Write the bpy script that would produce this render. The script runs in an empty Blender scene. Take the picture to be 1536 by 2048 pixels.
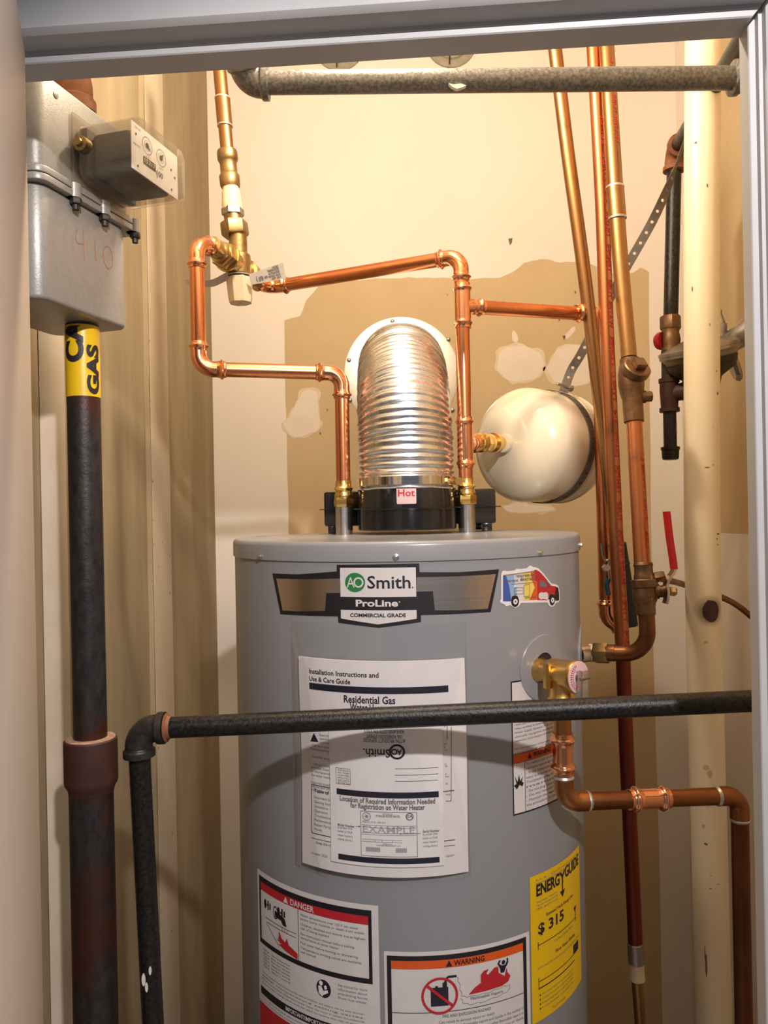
import bpy, bmesh, math, random
from mathutils import Vector as V, Matrix, noise
random.seed(7)
H = 1.53                                   # camera height above the closet floor
SCN = bpy.context.scene
COL = SCN.collection
# ------------------------------------------------------------------ camera
ROLL = .019
CR = math.cos(math.asin(ROLL))
FPX = 1540.0
cam = bpy.data.cameras.new('camera')
cam.sensor_fit = 'VERTICAL'; cam.sensor_height = 36.0; cam.lens = 36.0*FPX/2048
cam.clip_start = .02
co = bpy.data.objects.new('camera', cam); COL.objects.link(co)
co.matrix_world = Matrix(((CR, ROLL, 0, 0), (0, 0, -1, 0), (-ROLL, CR, 0, H), (0, 0, 0, 1)))
SCN.camera = co
# ------------------------------------------------------------------ light
W = bpy.data.worlds.new('world'); SCN.world = W; W.use_nodes = True
W.node_tree.nodes['Background'].inputs[0].default_value = (.70, .77, .92, 1)
W.node_tree.nodes['Background'].inputs[1].default_value = .17
def lamp(name, kind, loc, col, power, size):
    l = bpy.data.lights.new(name, kind); l.color = col; l.energy = power; l.shadow_soft_size = size
    o = bpy.data.objects.new(name, l); COL.objects.link(o); o.location = loc
    return o
# bare bulb under the closet ceiling, just hidden by the door head
bulb = lamp('closet_bulb', 'POINT', (.0, .95, H+.83), (1, .85, .655), 25, .035)
# recessed down light of the hallway in front of the closet
spot = lamp('hall_downlight', 'SPOT', (.28, -.40, H+.71), (1, .93, .92), 82, .025)
spot.data.spot_size = math.radians(98); spot.data.spot_blend = .25
spot.rotation_euler = V((-.10, .62, -1)).to_track_quat('-Z', 'Y').to_euler()
VS = SCN.view_settings
VS.view_transform = 'Standard'; VS.look = 'None'; VS.gamma = 1; VS.exposure = 0.0; VS.use_curve_mapping = False
# ------------------------------------------------------------------ helpers
def ray(px, py):
    u = px-768; v = py-1024
    return ((CR*u-ROLL*v)/FPX, (-ROLL*u-CR*v)/FPX)
def P(px, py, d):                          # point of the room seen at a spot of the photograph, d metres from the door-side origin
    a, b = ray(px, py)
    return V((a*d, d, H+b*d))
def lin(c):
    return tuple((x/12.92 if x <= .04045 else ((x+.055)/1.055)**2.4) for x in c)
def hx(s):
    return lin(tuple(int(s[i:i+2], 16)/255 for i in (0, 2, 4)))
def thing(name, label, cat, loc=(0, 0, 0), group=None):
    o = bpy.data.objects.new(name, None); COL.objects.link(o); o.location = loc
    o.empty_display_size = .05
    o['label'] = label; o['category'] = cat
    if group: o['group'] = group
    return o
def tag(o, label, cat, group=None):
    o['label'] = label; o['category'] = cat
    if group: o['group'] = group
    return o
def wloc(o):
    p = V(o.location)
    while o.parent:
        o = o.parent; p = p+V(o.location)
    return p
def obj(name, bm, m, parent=None, ang=35, label=None, kind=None):
    me = bpy.data.meshes.new(name)
    bmesh.ops.recalc_face_normals(bm, faces=bm.faces)
    bm.to_mesh(me); bm.free()
    for p in me.polygons: p.use_smooth = True
    me.set_sharp_from_angle(angle=math.radians(ang))
    if m: me.materials.append(m)
    o = bpy.data.objects.new(name, me); COL.objects.link(o)
    if parent:
        o.parent = parent
        o.matrix_parent_inverse = Matrix.Translation(-parent.location) if parent.type == 'EMPTY' else Matrix.Identity(4)
    if label: o['label'] = label
    if kind: o['kind'] = kind
    return o
def frame(d):
    d = V(d).normalized()
    a = V((0, 0, 1)) if abs(d.z) < .9 else V((1, 0, 0))
    x = d.cross(a).normalized(); y = d.cross(x).normalized()
    return d, x, y
def lathe(bm, o, d, prof, seg=28, cap=True, rot=0):
    o = V(o); d, x, y = frame(d)
    rings = []
    for t, r in prof:
        rings.append([bm.verts.new(o+d*t+(x*math.cos(rot+2*math.pi*k/seg)+y*math.sin(rot+2*math.pi*k/seg))*max(r, 1e-5)) for k in range(seg)])
    for a, b in zip(rings, rings[1:]):
        for k in range(seg):
            bm.faces.new((a[k], a[(k+1) % seg], b[(k+1) % seg], b[k]))
    if cap:
        bm.faces.new(rings[0][::-1]); bm.faces.new(rings[-1])
    return bm
def L(o, d, prof, seg=28, rot=0):
    return lathe(bmesh.new(), o, d, prof, seg, True, rot)
def hexn(bm, o, d, t0, t1, r, seg=6, rot=0):
    c = (t1-t0)*.12
    return lathe(bm, o, d, [(t0, r*.93), (t0+c, r), (t1-c, r), (t1, r*.93)], seg, True, rot)
def fillet(pts, rho, n=10):
    out = [V(pts[0])]
    for i in range(1, len(pts)-1):
        p = V(pts[i]); a = (V(pts[i-1])-p).normalized(); b = (V(pts[i+1])-p).normalized()
        ang = a.angle(b)
        if ang > 3.05: out.append(p); continue
        t = rho/math.tan(ang/2)
        c = p+(a+b).normalized()*(rho/math.sin(ang/2))
        s = p+a*t; e = p+b*t
        for k in range(n+1):
            q = s.lerp(e, k/n)-c
            w = (s-c).normalized().slerp((e-c).normalized(), k/n)
            out.append(c+w*rho)
    out.append(V(pts[-1]))
    return out
def resample(pts, step):
    out = [pts[0]]; ln = [0]
    for a, b in zip(pts, pts[1:]): ln.append(ln[-1]+(b-a).length)
    n = max(2, int(ln[-1]/step)); j = 0
    for i in range(1, n+1):
        s = ln[-1]*i/n
        while j < len(pts)-2 and ln[j+1] < s: j += 1
        f = (s-ln[j])/max(ln[j+1]-ln[j], 1e-9)
        out.append(pts[j].lerp(pts[j+1], f))
    return out, ln[-1]
def smooth(pts, n=8):                      # Catmull-Rom
    p = [V(q) for q in pts]; p = [p[0]*2-p[1]]+p+[p[-1]*2-p[-2]]
    out = []
    for i in range(1, len(p)-2):
        for k in range(n):
            t = k/n; a, b, c, d = p[i-1:i+3]
            out.append(.5*((2*b)+(c-a)*t+(2*a-5*b+4*c-d)*t*t+(3*b-a-3*c+d)*t**3))
    out.append(p[-2]); return out
def sweep(bm, pts, r, seg=20, cap=True):
    n = len(pts); rs = r if isinstance(r, (list, tuple)) else [r]*n
    prev = None; rings = []
    for i, p in enumerate(pts):
        d = (pts[min(i+1, n-1)]-pts[max(i-1, 0)]).normalized()
        if prev is None: _, x, y = frame(d)
        else:
            x = (prev-d*prev.dot(d)).normalized(); y = d.cross(x)
        prev = x
        rings.append([bm.verts.new(p+(x*math.cos(2*math.pi*k/seg)+y*math.sin(2*math.pi*k/seg))*rs[i]) for k in range(seg)])
    for a, b in zip(rings, rings[1:]):
        for k in range(seg): bm.faces.new((a[k], a[(k+1) % seg], b[(k+1) % seg], b[k]))
    if cap: bm.faces.new(rings[0][::-1]); bm.faces.new(rings[-1])
    return bm
def box(bm, o, ax, lo, hi, bev=0, seg=2):  # box lo..hi in the axes ax placed at o
    o = V(o)
    vs = [bm.verts.new(o+ax[0]*x+ax[1]*y+ax[2]*z) for x in (lo[0], hi[0]) for y in (lo[1], hi[1]) for z in (lo[2], hi[2])]
    f = [bm.faces.new([vs[i] for i in q]) for q in ((0, 1, 3, 2), (4, 6, 7, 5), (0, 4, 5, 1), (2, 3, 7, 6), (0, 2, 6, 4), (1, 5, 7, 3))]
    if bev:
        es = list({e for q in f for e in q.edges})
        bmesh.ops.bevel(bm, geom=es, offset=bev, segments=seg, affect='EDGES', profile=.5)
    return bm
XYZ = (V((1, 0, 0)), V((0, 1, 0)), V((0, 0, 1)))
def B(lo, hi, bev=0, o=(0, 0, 0), ax=XYZ, seg=2): return box(bmesh.new(), o, ax, lo, hi, bev, seg)
def extrude_poly(poly3, d):                # prism from a 3-D polygon along vector d
    bm = bmesh.new(); d = V(d)
    a = [bm.verts.new(p) for p in poly3]; b = [bm.verts.new(V(p)+d) for p in poly3]
    bm.faces.new(a[::-1]); bm.faces.new(b)
    n = len(a)
    for i in range(n): bm.faces.new((a[i], a[(i+1) % n], b[(i+1) % n], b[i]))
    bmesh.ops.triangulate(bm, faces=[f for f in bm.faces if len(f.verts) > 4], quad_method='FIXED', ngon_method='EAR_CLIP')
    return bm
# ------------------------------------------------------------------ materials
def mat(name, c1, c2=None, rough=.5, metal=0, scale=20, stretch=(1, 1, 1), detail=4, lo=.35, hi=.65, bump=0, bscale=60, spec=.5, coat=0, rvar=0, c3=None, c3s=8, c3t=(.6, .7), bstretch=(1, 1, 1)):
    m = bpy.data.materials.new(name); m.use_nodes = True
    nt = m.node_tree; N = nt.nodes; K = nt.links
    b = N['Principled BSDF']
    b.inputs['Roughness'].default_value = rough; b.inputs['Metallic'].default_value = metal
    b.inputs['Specular IOR Level'].default_value = spec
    b.inputs['Coat Weight'].default_value = coat; b.inputs['Coat Roughness'].default_value = .08
    b.inputs['Base Color'].default_value = (*c1, 1)
    tc = N.new('ShaderNodeTexCoord')
    def nz(sc, st, det=4):
        mp = N.new('ShaderNodeMapping'); mp.inputs['Scale'].default_value = st
        K.new(tc.outputs['Object'], mp.inputs['Vector'])
        n = N.new('ShaderNodeTexNoise'); n.inputs['Scale'].default_value = sc; n.inputs['Detail'].default_value = det; n.inputs['Roughness'].default_value = .6
        K.new(mp.outputs[0], n.inputs['Vector']); return n
    out = None
    if c2 is not None:
        n = nz(scale, stretch, detail)
        r = N.new('ShaderNodeValToRGB'); r.color_ramp.elements[0].position = lo; r.color_ramp.elements[1].position = hi
        r.color_ramp.elements[0].color = (*c1, 1); r.color_ramp.elements[1].color = (*c2, 1)
        K.new(n.outputs['Fac'], r.inputs['Fac']); out = r.outputs[0]
        if rvar:
            mr = N.new('ShaderNodeMapRange'); mr.inputs['To Min'].default_value = rough-rvar; mr.inputs['To Max'].default_value = rough+rvar
            mr.inputs['From Min'].default_value = .3; mr.inputs['From Max'].default_value = .7
            K.new(n.outputs['Fac'], mr.inputs['Value']); K.new(mr.outputs[0], b.inputs['Roughness'])
    if c3 is not None:
        n = nz(c3s, (1, 1, 1), 6)
        r = N.new('ShaderNodeValToRGB'); r.color_ramp.elements[0].position = c3t[0]; r.color_ramp.elements[1].position = c3t[1]
        r.color_ramp.elements[0].color = (0, 0, 0, 1); r.color_ramp.elements[1].color = (1, 1, 1, 1)
        K.new(n.outputs['Fac'], r.inputs['Fac'])
        mx = N.new('ShaderNodeMix'); mx.data_type = 'RGBA'
        K.new(r.outputs[0], mx.inputs['Factor'])
        if out: K.new(out, mx.inputs['A'])
        else: mx.inputs['A'].default_value = (*c1, 1)
        mx.inputs['B'].default_value = (*c3, 1); out = mx.outputs['Result']
    if out: K.new(out, b.inputs['Base Color'])
    if bump:
        n = nz(bscale, bstretch, 5)
        bp = N.new('ShaderNodeBump'); bp.inputs['Strength'].default_value = bump; bp.inputs['Distance'].default_value = .002
        K.new(n.outputs['Fac'], bp.inputs['Height']); K.new(bp.outputs[0], b.inputs['Normal'])
    m['out'] = 0
    return m
def clear(name, tint=(1, 1, 1), gloss=.07, rough=.08, haze=0, hazecol=(.6, .58, .55)):
    m = bpy.data.materials.new(name); m.use_nodes = True
    nt = m.node_tree; N = nt.nodes; K = nt.links; N.remove(N['Principled BSDF'])
    o = N['Material Output']
    t = N.new('ShaderNodeBsdfTransparent'); t.inputs[0].default_value = (*tint, 1)
    g = N.new('ShaderNodeBsdfGlossy'); g.inputs['Roughness'].default_value = rough
    fr = N.new('ShaderNodeFresnel'); fr.inputs[0].default_value = 1.45
    ad = N.new('ShaderNodeMath'); ad.operation = 'MULTIPLY_ADD'; ad.inputs[1].default_value = .22; ad.inputs[2].default_value = gloss-.02; ad.use_clamp = True; K.new(fr.outputs[0], ad.inputs[0])
    mx = N.new('ShaderNodeMixShader'); K.new(ad.outputs[0], mx.inputs[0]); K.new(t.outputs[0], mx.inputs[1]); K.new(g.outputs[0], mx.inputs[2])
    if haze:
        d = N.new('ShaderNodeBsdfDiffuse'); d.inputs[0].default_value = (*hazecol, 1)
        m2 = N.new('ShaderNodeMixShader'); m2.inputs[0].default_value = haze
        K.new(mx.outputs[0], m2.inputs[1]); K.new(d.outputs[0], m2.inputs[2]); K.new(m2.outputs[0], o.inputs[0])
    else: K.new(mx.outputs[0], o.inputs[0])
    return m
M = {}
M['paint'] = mat('wall_paint', (.82, .755, .69), (.79, .72, .65), .65, scale=3, bump=.05, bscale=120)
M['trim'] = mat('trim_paint', (.47, .465, .465), (.43, .425, .425), .42, scale=9, bump=.08, bscale=40)
M['door'] = mat('door_paint', (.56, .48, .41), (.53, .45, .38), .5, scale=6, bump=.03, bscale=200)
M['mud'] = mat('joint_compound', (.79, .70, .62), (.74, .65, .56), .8, scale=14, bump=.15, bscale=50)
M['paper'] = mat('drywall_paper', (.55, .41, .235), (.60, .46, .275), .85, scale=5, bump=.05, bscale=150, c3=(.22, .14, .07), c3s=70, c3t=(.74, .78))
M['thin'] = mat('thin_compound', (.72, .61, .46), (.68, .56, .40), .8, scale=14, bump=.1, bscale=50)
M['conc'] = mat('form_concrete', (.28, .212, .118), (.365, .287, .172), .85, scale=9, stretch=(1, 1.6, .35), detail=9, bump=.45, bscale=45, bstretch=(1, 2, .5), c3=(.20, .15, .08), c3s=55, c3t=(.70, .76))
M['ridge'] = mat('concrete_ridge', (.56, .465, .34), (.48, .39, .27), .8, scale=10, stretch=(1, 1, .3), detail=7, bump=.4, bscale=60, c3=(.2, .15, .09), c3s=70, c3t=(.66, .70))
M['floor'] = mat('floor_concrete', (.16, .14, .12), (.22, .19, .16), .7, scale=6)
M['hallfloor'] = mat('hall_floor', (.66, .58, .50), (.72, .63, .55), .5, scale=6)
M['tank'] = mat('grey_enamel', (.270, .276, .290), (.282, .288, .302), .30, scale=2, spec=.5, coat=.15)
M['steel'] = mat('bright_steel', (.70, .69, .67), (.55, .54, .52), .25, 1, scale=60)
M['dull'] = mat('dull_steel', (.42, .40, .37), (.30, .28, .25), .42, 1, scale=50)
M['copper'] = mat('new_copper', (.78, .315, .145), (.66, .24, .10), .27, 1, scale=14, stretch=(1, 1, .4), rvar=.06)
M['copfit'] = mat('copper_fitting', (.90, .43, .24), (.80, .34, .17), .17, 1, scale=18, rvar=.05)
M['oldcop'] = mat('aged_copper', (.42, .235, .095), (.32, .16, .065), .38, 1, scale=10, stretch=(1, 1, .18), rvar=.08, c3=(.20, .10, .05), c3s=14, c3t=(.60, .75))
M['redlow'] = mat('red_stained_shaded_copper', (.24, .06, .036), (.16, .04, .026), .42, 1, scale=12, stretch=(1, 1, .15), rvar=.07)  # lower pipe length: red stain, with its shade also put into the colour
M['redcop'] = mat('copper_with_red_print', (.56, .24, .10), (.45, .16, .07), .36, 1, scale=12, stretch=(1, 1, .15), rvar=.07, c3=(.28, .12, .05), c3s=12, c3t=(.6, .75))
M['warmcop'] = mat('warm_brown_copper', (.46, .20, .075), (.30, .12, .05), .36, 1, scale=12, rvar=.08)
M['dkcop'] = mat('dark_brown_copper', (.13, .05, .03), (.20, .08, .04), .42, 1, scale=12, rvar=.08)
M['brncop'] = mat('browned_copper', (.30, .125, .05), (.17, .065, .032), .38, 1, scale=12, rvar=.08)
M['print_red'] = mat('red_print', (.50, .03, .025), (.32, .03, .02), .5, .2, scale=60)
M['brass'] = mat('brass', (.60, .44, .21), (.48, .34, .15), .33, 1, scale=25, rvar=.06)
M['bronze'] = mat('cast_bronze', (.42, .29, .135), (.28, .19, .085), .42, 1, scale=40, bump=.2, bscale=150)
M['brown'] = mat('tarnished_bronze', (.25, .150, .085), (.15, .085, .046), .48, 1, scale=40, bump=.25, bscale=150)
M['goldbr'] = mat('gold_brass', (.86, .60, .20), (.78, .52, .15), .24, 1, scale=30)
M['tpbr'] = mat('valve_brass', (.75, .48, .16), (.62, .36, .10), .33, 1, scale=80, bump=.06, bscale=300)
M['solder'] = mat('solder', (.66, .62, .54), (.5, .46, .38), .4, .8, scale=60)
M['iron'] = mat('black_iron', (.014, .0135, .013), (.036, .033, .030), .33, .5, scale=260, detail=6, lo=.4, hi=.7, bump=.25, bscale=420, c3=(.065, .058, .048), c3s=30, c3t=(.64, .8), rvar=.1)
M['irong'] = mat('dusty_iron', (.105, .098, .087), (.23, .213, .185), .36, .35, scale=230, detail=6, lo=.4, hi=.66, bump=.3, bscale=380, c3=(.28, .24, .18), c3s=22, c3t=(.62, .8), rvar=.1)
M['ironw'] = mat('worn_iron', (.030, .028, .027), (.065, .060, .054), .42, .6, scale=120, bump=.15, bscale=300, c3=(.085, .035, .018), c3s=14, c3t=(.52, .66))
M['riser'] = mat('rusted_black_pipe', (.018, .016, .017), (.042, .037, .036), .45, .4, scale=120, stretch=(1, 1, .5), detail=6, bump=.25, bscale=200, c3=(.060, .018, .010), c3s=10, c3t=(.50, .66))
M['rust'] = mat('rust', (.20, .075, .035), (.30, .12, .05), .75, .1, scale=60, bump=.3, bscale=200)
M['rustd'] = mat('dark_rust', (.062, .020, .014), (.044, .015, .011), .6, .1, scale=40, bump=.2, bscale=200)
M['dust'] = mat('rust_dust', (.42, .27, .20), (.30, .16, .10), .9, scale=120, bump=.4, bscale=300)
M['meter'] = mat('grey_meter_paint', (.30, .288, .265), (.335, .32, .295), .38, .25, scale=140, bump=.12, bscale=500, spec=.5)
M['dark'] = mat('dark_metal', (.03, .026, .022), (.055, .045, .035), .5, .5, scale=80)
M['tagp'] = mat('tag_paper', (.50, .46, .42), (.46, .42, .38), .7, scale=40)
M['mech'] = mat('index_mechanism', (.10, .085, .06), (.05, .042, .03), .6, .3, scale=25)
M['white'] = mat('white_enamel', (.80, .74, .66), (.76, .70, .61), .35, scale=40)
M['cpvc'] = mat('cream_plastic', (.80, .66, .42), (.74, .58, .34), .4, scale=60)
M['cap'] = mat('beige_plastic', (.72, .58, .42), (.68, .54, .38), .45, scale=60)
M['tankw'] = mat('cream_enamel', (.76, .67, .50), (.73, .64, .47), .18, scale=4, coat=.5)
M['alu'] = mat('aluminium_foil', (.72, .735, .77), (.62, .635, .67), .28, 1, scale=80, rvar=.06)
M['chrome'] = mat('chrome_band', (.85, .80, .74), (.8, .75, .68), .10, 1, scale=10)
M['galv'] = mat('galvanised_sheet', (.78, .74, .70), (.68, .64, .60), .36, .9, scale=30)
M['hood'] = mat('black_enamel', (.008, .008, .009), (.012, .011, .011), .16, 0, scale=20, coat=.4)
M['strap'] = mat('grey_hanger_strap', (.13, .11, .095), (.17, .15, .13), .5, .5, scale=80)
M['pvc'] = mat('cream_painted_pipe', (.80, .69, .49), (.76, .64, .43), .42, scale=8, c3=(.40, .28, .12), c3s=11, c3t=(.66, .74))
M['redp'] = mat('red_vinyl', (.55, .012, .018), (.5, .01, .015), .35, scale=30)
M['bluep'] = mat('blue_vinyl', (.012, .05, .09), (.01, .04, .075), .4, scale=30)
M['blk'] = mat('black_rubber', (.012, .011, .011), (.02, .018, .017), .6, scale=40)
M['plaster'] = mat('plaster_strip', (.60, .53, .43), (.54, .46, .35), .75, scale=12, bump=.25, bscale=40)
M['stain'] = mat('brown_stain', (.50, .36, .18), (.60, .46, .26), .5, scale=60)
M['capc'] = mat('patched_cement', (.40, .36, .28), (.30, .27, .20), .9, scale=25, bump=.5, bscale=60)
def ink(n, c, r=.5): M[n] = mat(n, c, tuple(x*.93 for x in c), r, scale=30)
ink('p_white', (.70, .66, .64)); ink('p_black', (.012, .010, .014)); ink('p_red', (.50, .018, .028)); ink('p_orange', (.70, .10, .012))
ink('p_yellow', (.80, .50, .004)); ink('p_grey', (.16, .15, .16)); ink('p_green', (.02, .20, .05)); ink('p_blue', (.05, .10, .36)); ink('p_lblue', (.28, .42, .62)); ink('p_lyel', (.80, .62, .12))
ink('p_paper', (.78, .74, .73)); ink('p_card', (.82, .79, .78)); ink('p_tape', (.82, .52, .01), .35); ink('p_navy', (.014, .013, .026)); ink('p_lgrey', (.42, .41, .41)); ink('p_pink', (.70, .50, .50)); ink('p_chalk', (.48, .16, .07), .9)
M['p_silver'] = mat('brushed_silver', (.68, .60, .53), (.60, .52, .45), .30, 1, scale=30, stretch=(.2, .2, 30))
M['bag'] = clear('clear_plastic', (.985, .985, .985), .035, .12)
M['lens'] = clear('cloudy_plastic', (.93, .91, .87), .07, .10, .11, (.62, .54, .43))
# stained spots on the cream drain pipe
def add_burn(m, p, r):
    nt = m.node_tree; N = nt.nodes; K = nt.links; b = N['Principled BSDF']
    src = b.inputs['Base Color'].links[0].from_socket
    tc = N.new('ShaderNodeTexCoord')
    nz = N.new('ShaderNodeTexNoise'); nz.inputs['Scale'].default_value = 40; nz.inputs['Detail'].default_value = 5
    K.new(tc.outputs['Object'], nz.inputs['Vector'])
    vm = N.new('ShaderNodeVectorMath'); vm.operation = 'DISTANCE'; K.new(tc.outputs['Object'], vm.inputs[0]); vm.inputs[1].default_value = p
    ad = N.new('ShaderNodeMath'); ad.operation = 'MULTIPLY_ADD'; K.new(nz.outputs['Fac'], ad.inputs[0]); ad.inputs[1].default_value = r*.9; K.new(vm.outputs['Value'], ad.inputs[2])
    dv = N.new('ShaderNodeMath'); dv.operation = 'DIVIDE'; K.new(ad.outputs[0], dv.inputs[0]); dv.inputs[1].default_value = r*4
    rp = N.new('ShaderNodeValToRGB'); e = rp.color_ramp.elements
    e[0].position = .36; e[0].color = (1, 1, 1, 1); e[1].position = .62; e[1].color = (0, 0, 0, 1)
    K.new(dv.outputs[0], rp.inputs[0])
    mx = N.new('ShaderNodeMix'); mx.data_type = 'RGBA'; K.new(rp.outputs[0], mx.inputs['Factor']); K.new(src, mx.inputs['A']); mx.inputs['B'].default_value = (.20, .155, .08, 1)
    K.new(mx.outputs['Result'], b.inputs['Base Color'])
# ------------------------------------------------------------------ flat print laid on a surface
_tc = {}
def text_raw(s, bold):
    k = (s, bold)
    if k not in _tc:
        c = bpy.data.curves.new('t', 'FONT'); c.body = s; c.size = 1; c.resolution_u = 5 if bold >= .03 else 2; c.offset = bold
        o = bpy.data.objects.new('t', c); me = o.to_mesh()
        vs = [(v.co.x, v.co.y) for v in me.vertices]; fs = [tuple(p.vertices) for p in me.polygons]
        o.to_mesh_clear(); bpy.data.objects.remove(o); bpy.data.curves.remove(c)
        _tc[k] = (vs, fs)
    return _tc[k]
CAPH = max(v[1] for v in text_raw('H', 0)[0])
class Art:                                  # 2-D shapes, then mapped by fn(x, y) to the surface
    def __init__(s): s.bm = bmesh.new()
    def poly(s, pts):
        f = s.bm.faces.new([s.bm.verts.new((x, y, 0)) for x, y in pts])
        if len(pts) > 4: bmesh.ops.triangulate(s.bm, faces=[f], ngon_method='EAR_CLIP')
        return s
    def rect(s, x0, x1, y0, y1): return s.poly([(x0, y0), (x1, y0), (x1, y1), (x0, y1)])
    def frame(s, x0, x1, y0, y1, t, tb=None, tt=None):
        tb = tb or t; tt = tt or t
        s.rect(x0, x1, y1-tt, y1); s.rect(x0, x1, y0, y0+tb); s.rect(x0, x0+t, y0+tb, y1-tt); return s.rect(x1-t, x1, y0+tb, y1-tt)
    def disc(s, x, y, rx, ry=None, n=24):
        ry = ry or rx
        return s.poly([(x+rx*math.cos(2*math.pi*k/n), y+ry*math.sin(2*math.pi*k/n)) for k in range(n)])
    def ring(s, x, y, r0, r1, n=32, k=1):
        for i in range(n):
            a = 2*math.pi*i/n; b = 2*math.pi*(i+1)/n
            s.poly([(x+r0*math.cos(a), y+k*r0*math.sin(a)), (x+r1*math.cos(a), y+k*r1*math.sin(a)), (x+r1*math.cos(b), y+k*r1*math.sin(b)), (x+r0*math.cos(b), y+k*r0*math.sin(b))])
        return s
    def line(s, pts, w):
        for (x0, y0), (x1, y1) in zip(pts, pts[1:]):
            l = math.hypot(x1-x0, y1-y0) or 1e-6; nx = -(y1-y0)/l*w/2; ny = (x1-x0)/l*w/2
            s.poly([(x0+nx, y0+ny), (x1+nx, y1+ny), (x1-nx, y1-ny), (x0-nx, y0-ny)])
        return s
    def text(s, t, x0, y, h, x1=None, bold=0, al='l', rot=0):
        vs, fs = text_raw(t, bold)
        if not vs: return s
        a = min(v[0] for v in vs); b = max(v[0] for v in vs)
        sy = h/CAPH; sx = sy if x1 is None else (x1-x0)/(b-a)
        w = (b-a)*sx
        ox = x0 if al == 'l' or x1 is not None else (x0-w/2 if al == 'c' else x0-w)
        bv = []
        for vx, vy in vs:
            X = (vx-a)*sx+ox-x0; Y = vy*sy
            if rot == 180: X, Y = -X, -Y
            elif rot == 90: X, Y = -Y, X
            bv.append(s.bm.verts.new((x0+X, y+Y, 0)))
        for f in fs:
            try: s.bm.faces.new([bv[i] for i in f])
            except ValueError: pass
        return s
    def done(s, name, m, parent, fn, off, step=.008, label=None):
        bm = s.bm
        if step:
            xs = [v.co.x for v in bm.verts]
            x = min(xs)+step
            while x < max(xs):
                bmesh.ops.bisect_plane(bm, geom=bm.verts[:]+bm.edges[:]+bm.faces[:], plane_co=(x, 0, 0), plane_no=(1, 0, 0)); x += step
        for v in bm.verts: v.co = fn(v.co.x, v.co.y, off)
        return obj(name, bm, m, parent, 60, label, 'stuff' if name == 'lettering' else None)
def rows(art, lines, x0, x1, y, h, dy, bold=0):  # a block of small print
    for i, t in enumerate(lines):
        if t: art.text(t, x0, y-i*dy, h, x1 if len(t) > 1 and x1 else None, bold)
# ------------------------------------------------------------------ the water heater's cylinder
AX, AY, R = .0325, 1.193, .26
def cyl(s, z, off=0):
    t = s/R
    return V((AX+(R+off)*math.sin(t), AY-(R+off)*math.cos(t), H+z))
def SZ(px, py, rr=R):                       # spot on the cylinder: arc length from its front line, height from the lens
    a, b = ray(px, py)
    A = 1+a*a; Bq = -2*(a*AX+AY); C = AX*AX+AY*AY-rr*rr
    d = (-Bq-math.sqrt(max(Bq*Bq-4*A*C, 0)))/(2*A)
    return (math.atan2(a*d-AX, AY-d)*R, b*d)
# ================================================================== THE SETTING
YB, XL, XR, ZC = 2.0, -.439, .778, 2.95
def struct(name, bm, m, parent=None, ang=35):
    o = obj(name, bm, m, parent, ang)
    if not parent: o['kind'] = 'structure'
    return o
struct('floor', B((-1.2, .66, -.05), (1.5, YB+.1, 0)), M['floor'])
hf = struct('floor_2', B((-1.2, -1.4, -.05), (1.5, .66, 0)), M['hallfloor'])
struct('ceiling', B((-.9, .60, ZC), (1.2, YB+.1, ZC+.05)), M['paint'])
wall_back = struct('wall_back', B((XL-.1, YB, 0), (XR+.1, YB+.1, ZC)), M['paint'])
wall_right = struct('wall_right', B((XR, .62, 0), (XR+.1, YB, ZC)), M['paint'])
# board-formed concrete on the left: a raised pale ridge and shallow steps, extruded up
prof = [(.70, 0), (1.425, 0), (1.432, .007), (1.556, .006), (1.563, .001), (1.68, .001), (1.69, .004), (1.82, .004), (1.83, 0), (YB, 0)]
bm = bmesh.new(); nz_ = 40
vs = [[bm.verts.new((XL+x+(.0012*noise.noise(V((y*30, k*.9, 1))) if 1.42 < y < 1.57 else 0), y+(.003*noise.noise(V((k*1.7, y*9, 4))) if 1.42 < y < 1.57 else 0), ZC*k/nz_)) for k in range(nz_+1)] for y, x in prof]
for a, b in zip(vs, vs[1:]):
    for k in range(nz_): bm.faces.new((a[k], a[k+1], b[k+1], b[k]))
back = [bm.verts.new((XL-.1, y, z)) for y, z in ((.70, 0), (.70, ZC), (YB, ZC), (YB, 0))]
bm.faces.new(back); bm.faces.new([back[0], back[1]]+[vs[0][k] for k in range(nz_, -1, -1)]); bm.faces.new([back[3], back[2]]+[vs[-1][k] for k in range(nz_, -1, -1)])
wall_left = struct('wall_left', bm, M['conc'], ang=25)
struct('ridge', extrude_poly([V((XL+.0075, 1.434, .0)), V((XL+.0075, 1.554, .0)), V((XL+.009, 1.552, .0)), V((XL+.009, 1.437, .0))], (0, 0, ZC)), M['ridge'], wall_left)
# plastered edge beside the door with a ragged paint line
bm = bmesh.new()
sec = [(.985, .001), (.99, .010), (1.005, .016), (1.03, .015), (1.05, .006), (1.056, .001)]
vv = []
for k in range(61):
    z = ZC*k/60; j = .006*noise.noise(V((z*9, 2, 0)))+.004*noise.noise(V((z*31, 5, 0)))
    vv.append([bm.verts.new((XL+x, y+(j if i > 3 else 0), z)) for i, (y, x) in enumerate(sec)])
for a, b in zip(vv, vv[1:]):
    for i in range(len(sec)-1): bm.faces.new((a[i], a[i+1], b[i+1], b[i]))
for a, b in zip(vv, vv[1:]): bm.faces.new((a[-1], a[0], b[0], b[-1]))
bm.faces.new(vv[0]); bm.faces.new(vv[-1])
struct('plaster_edge', bm, M['plaster'], wall_left, 50)
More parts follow.
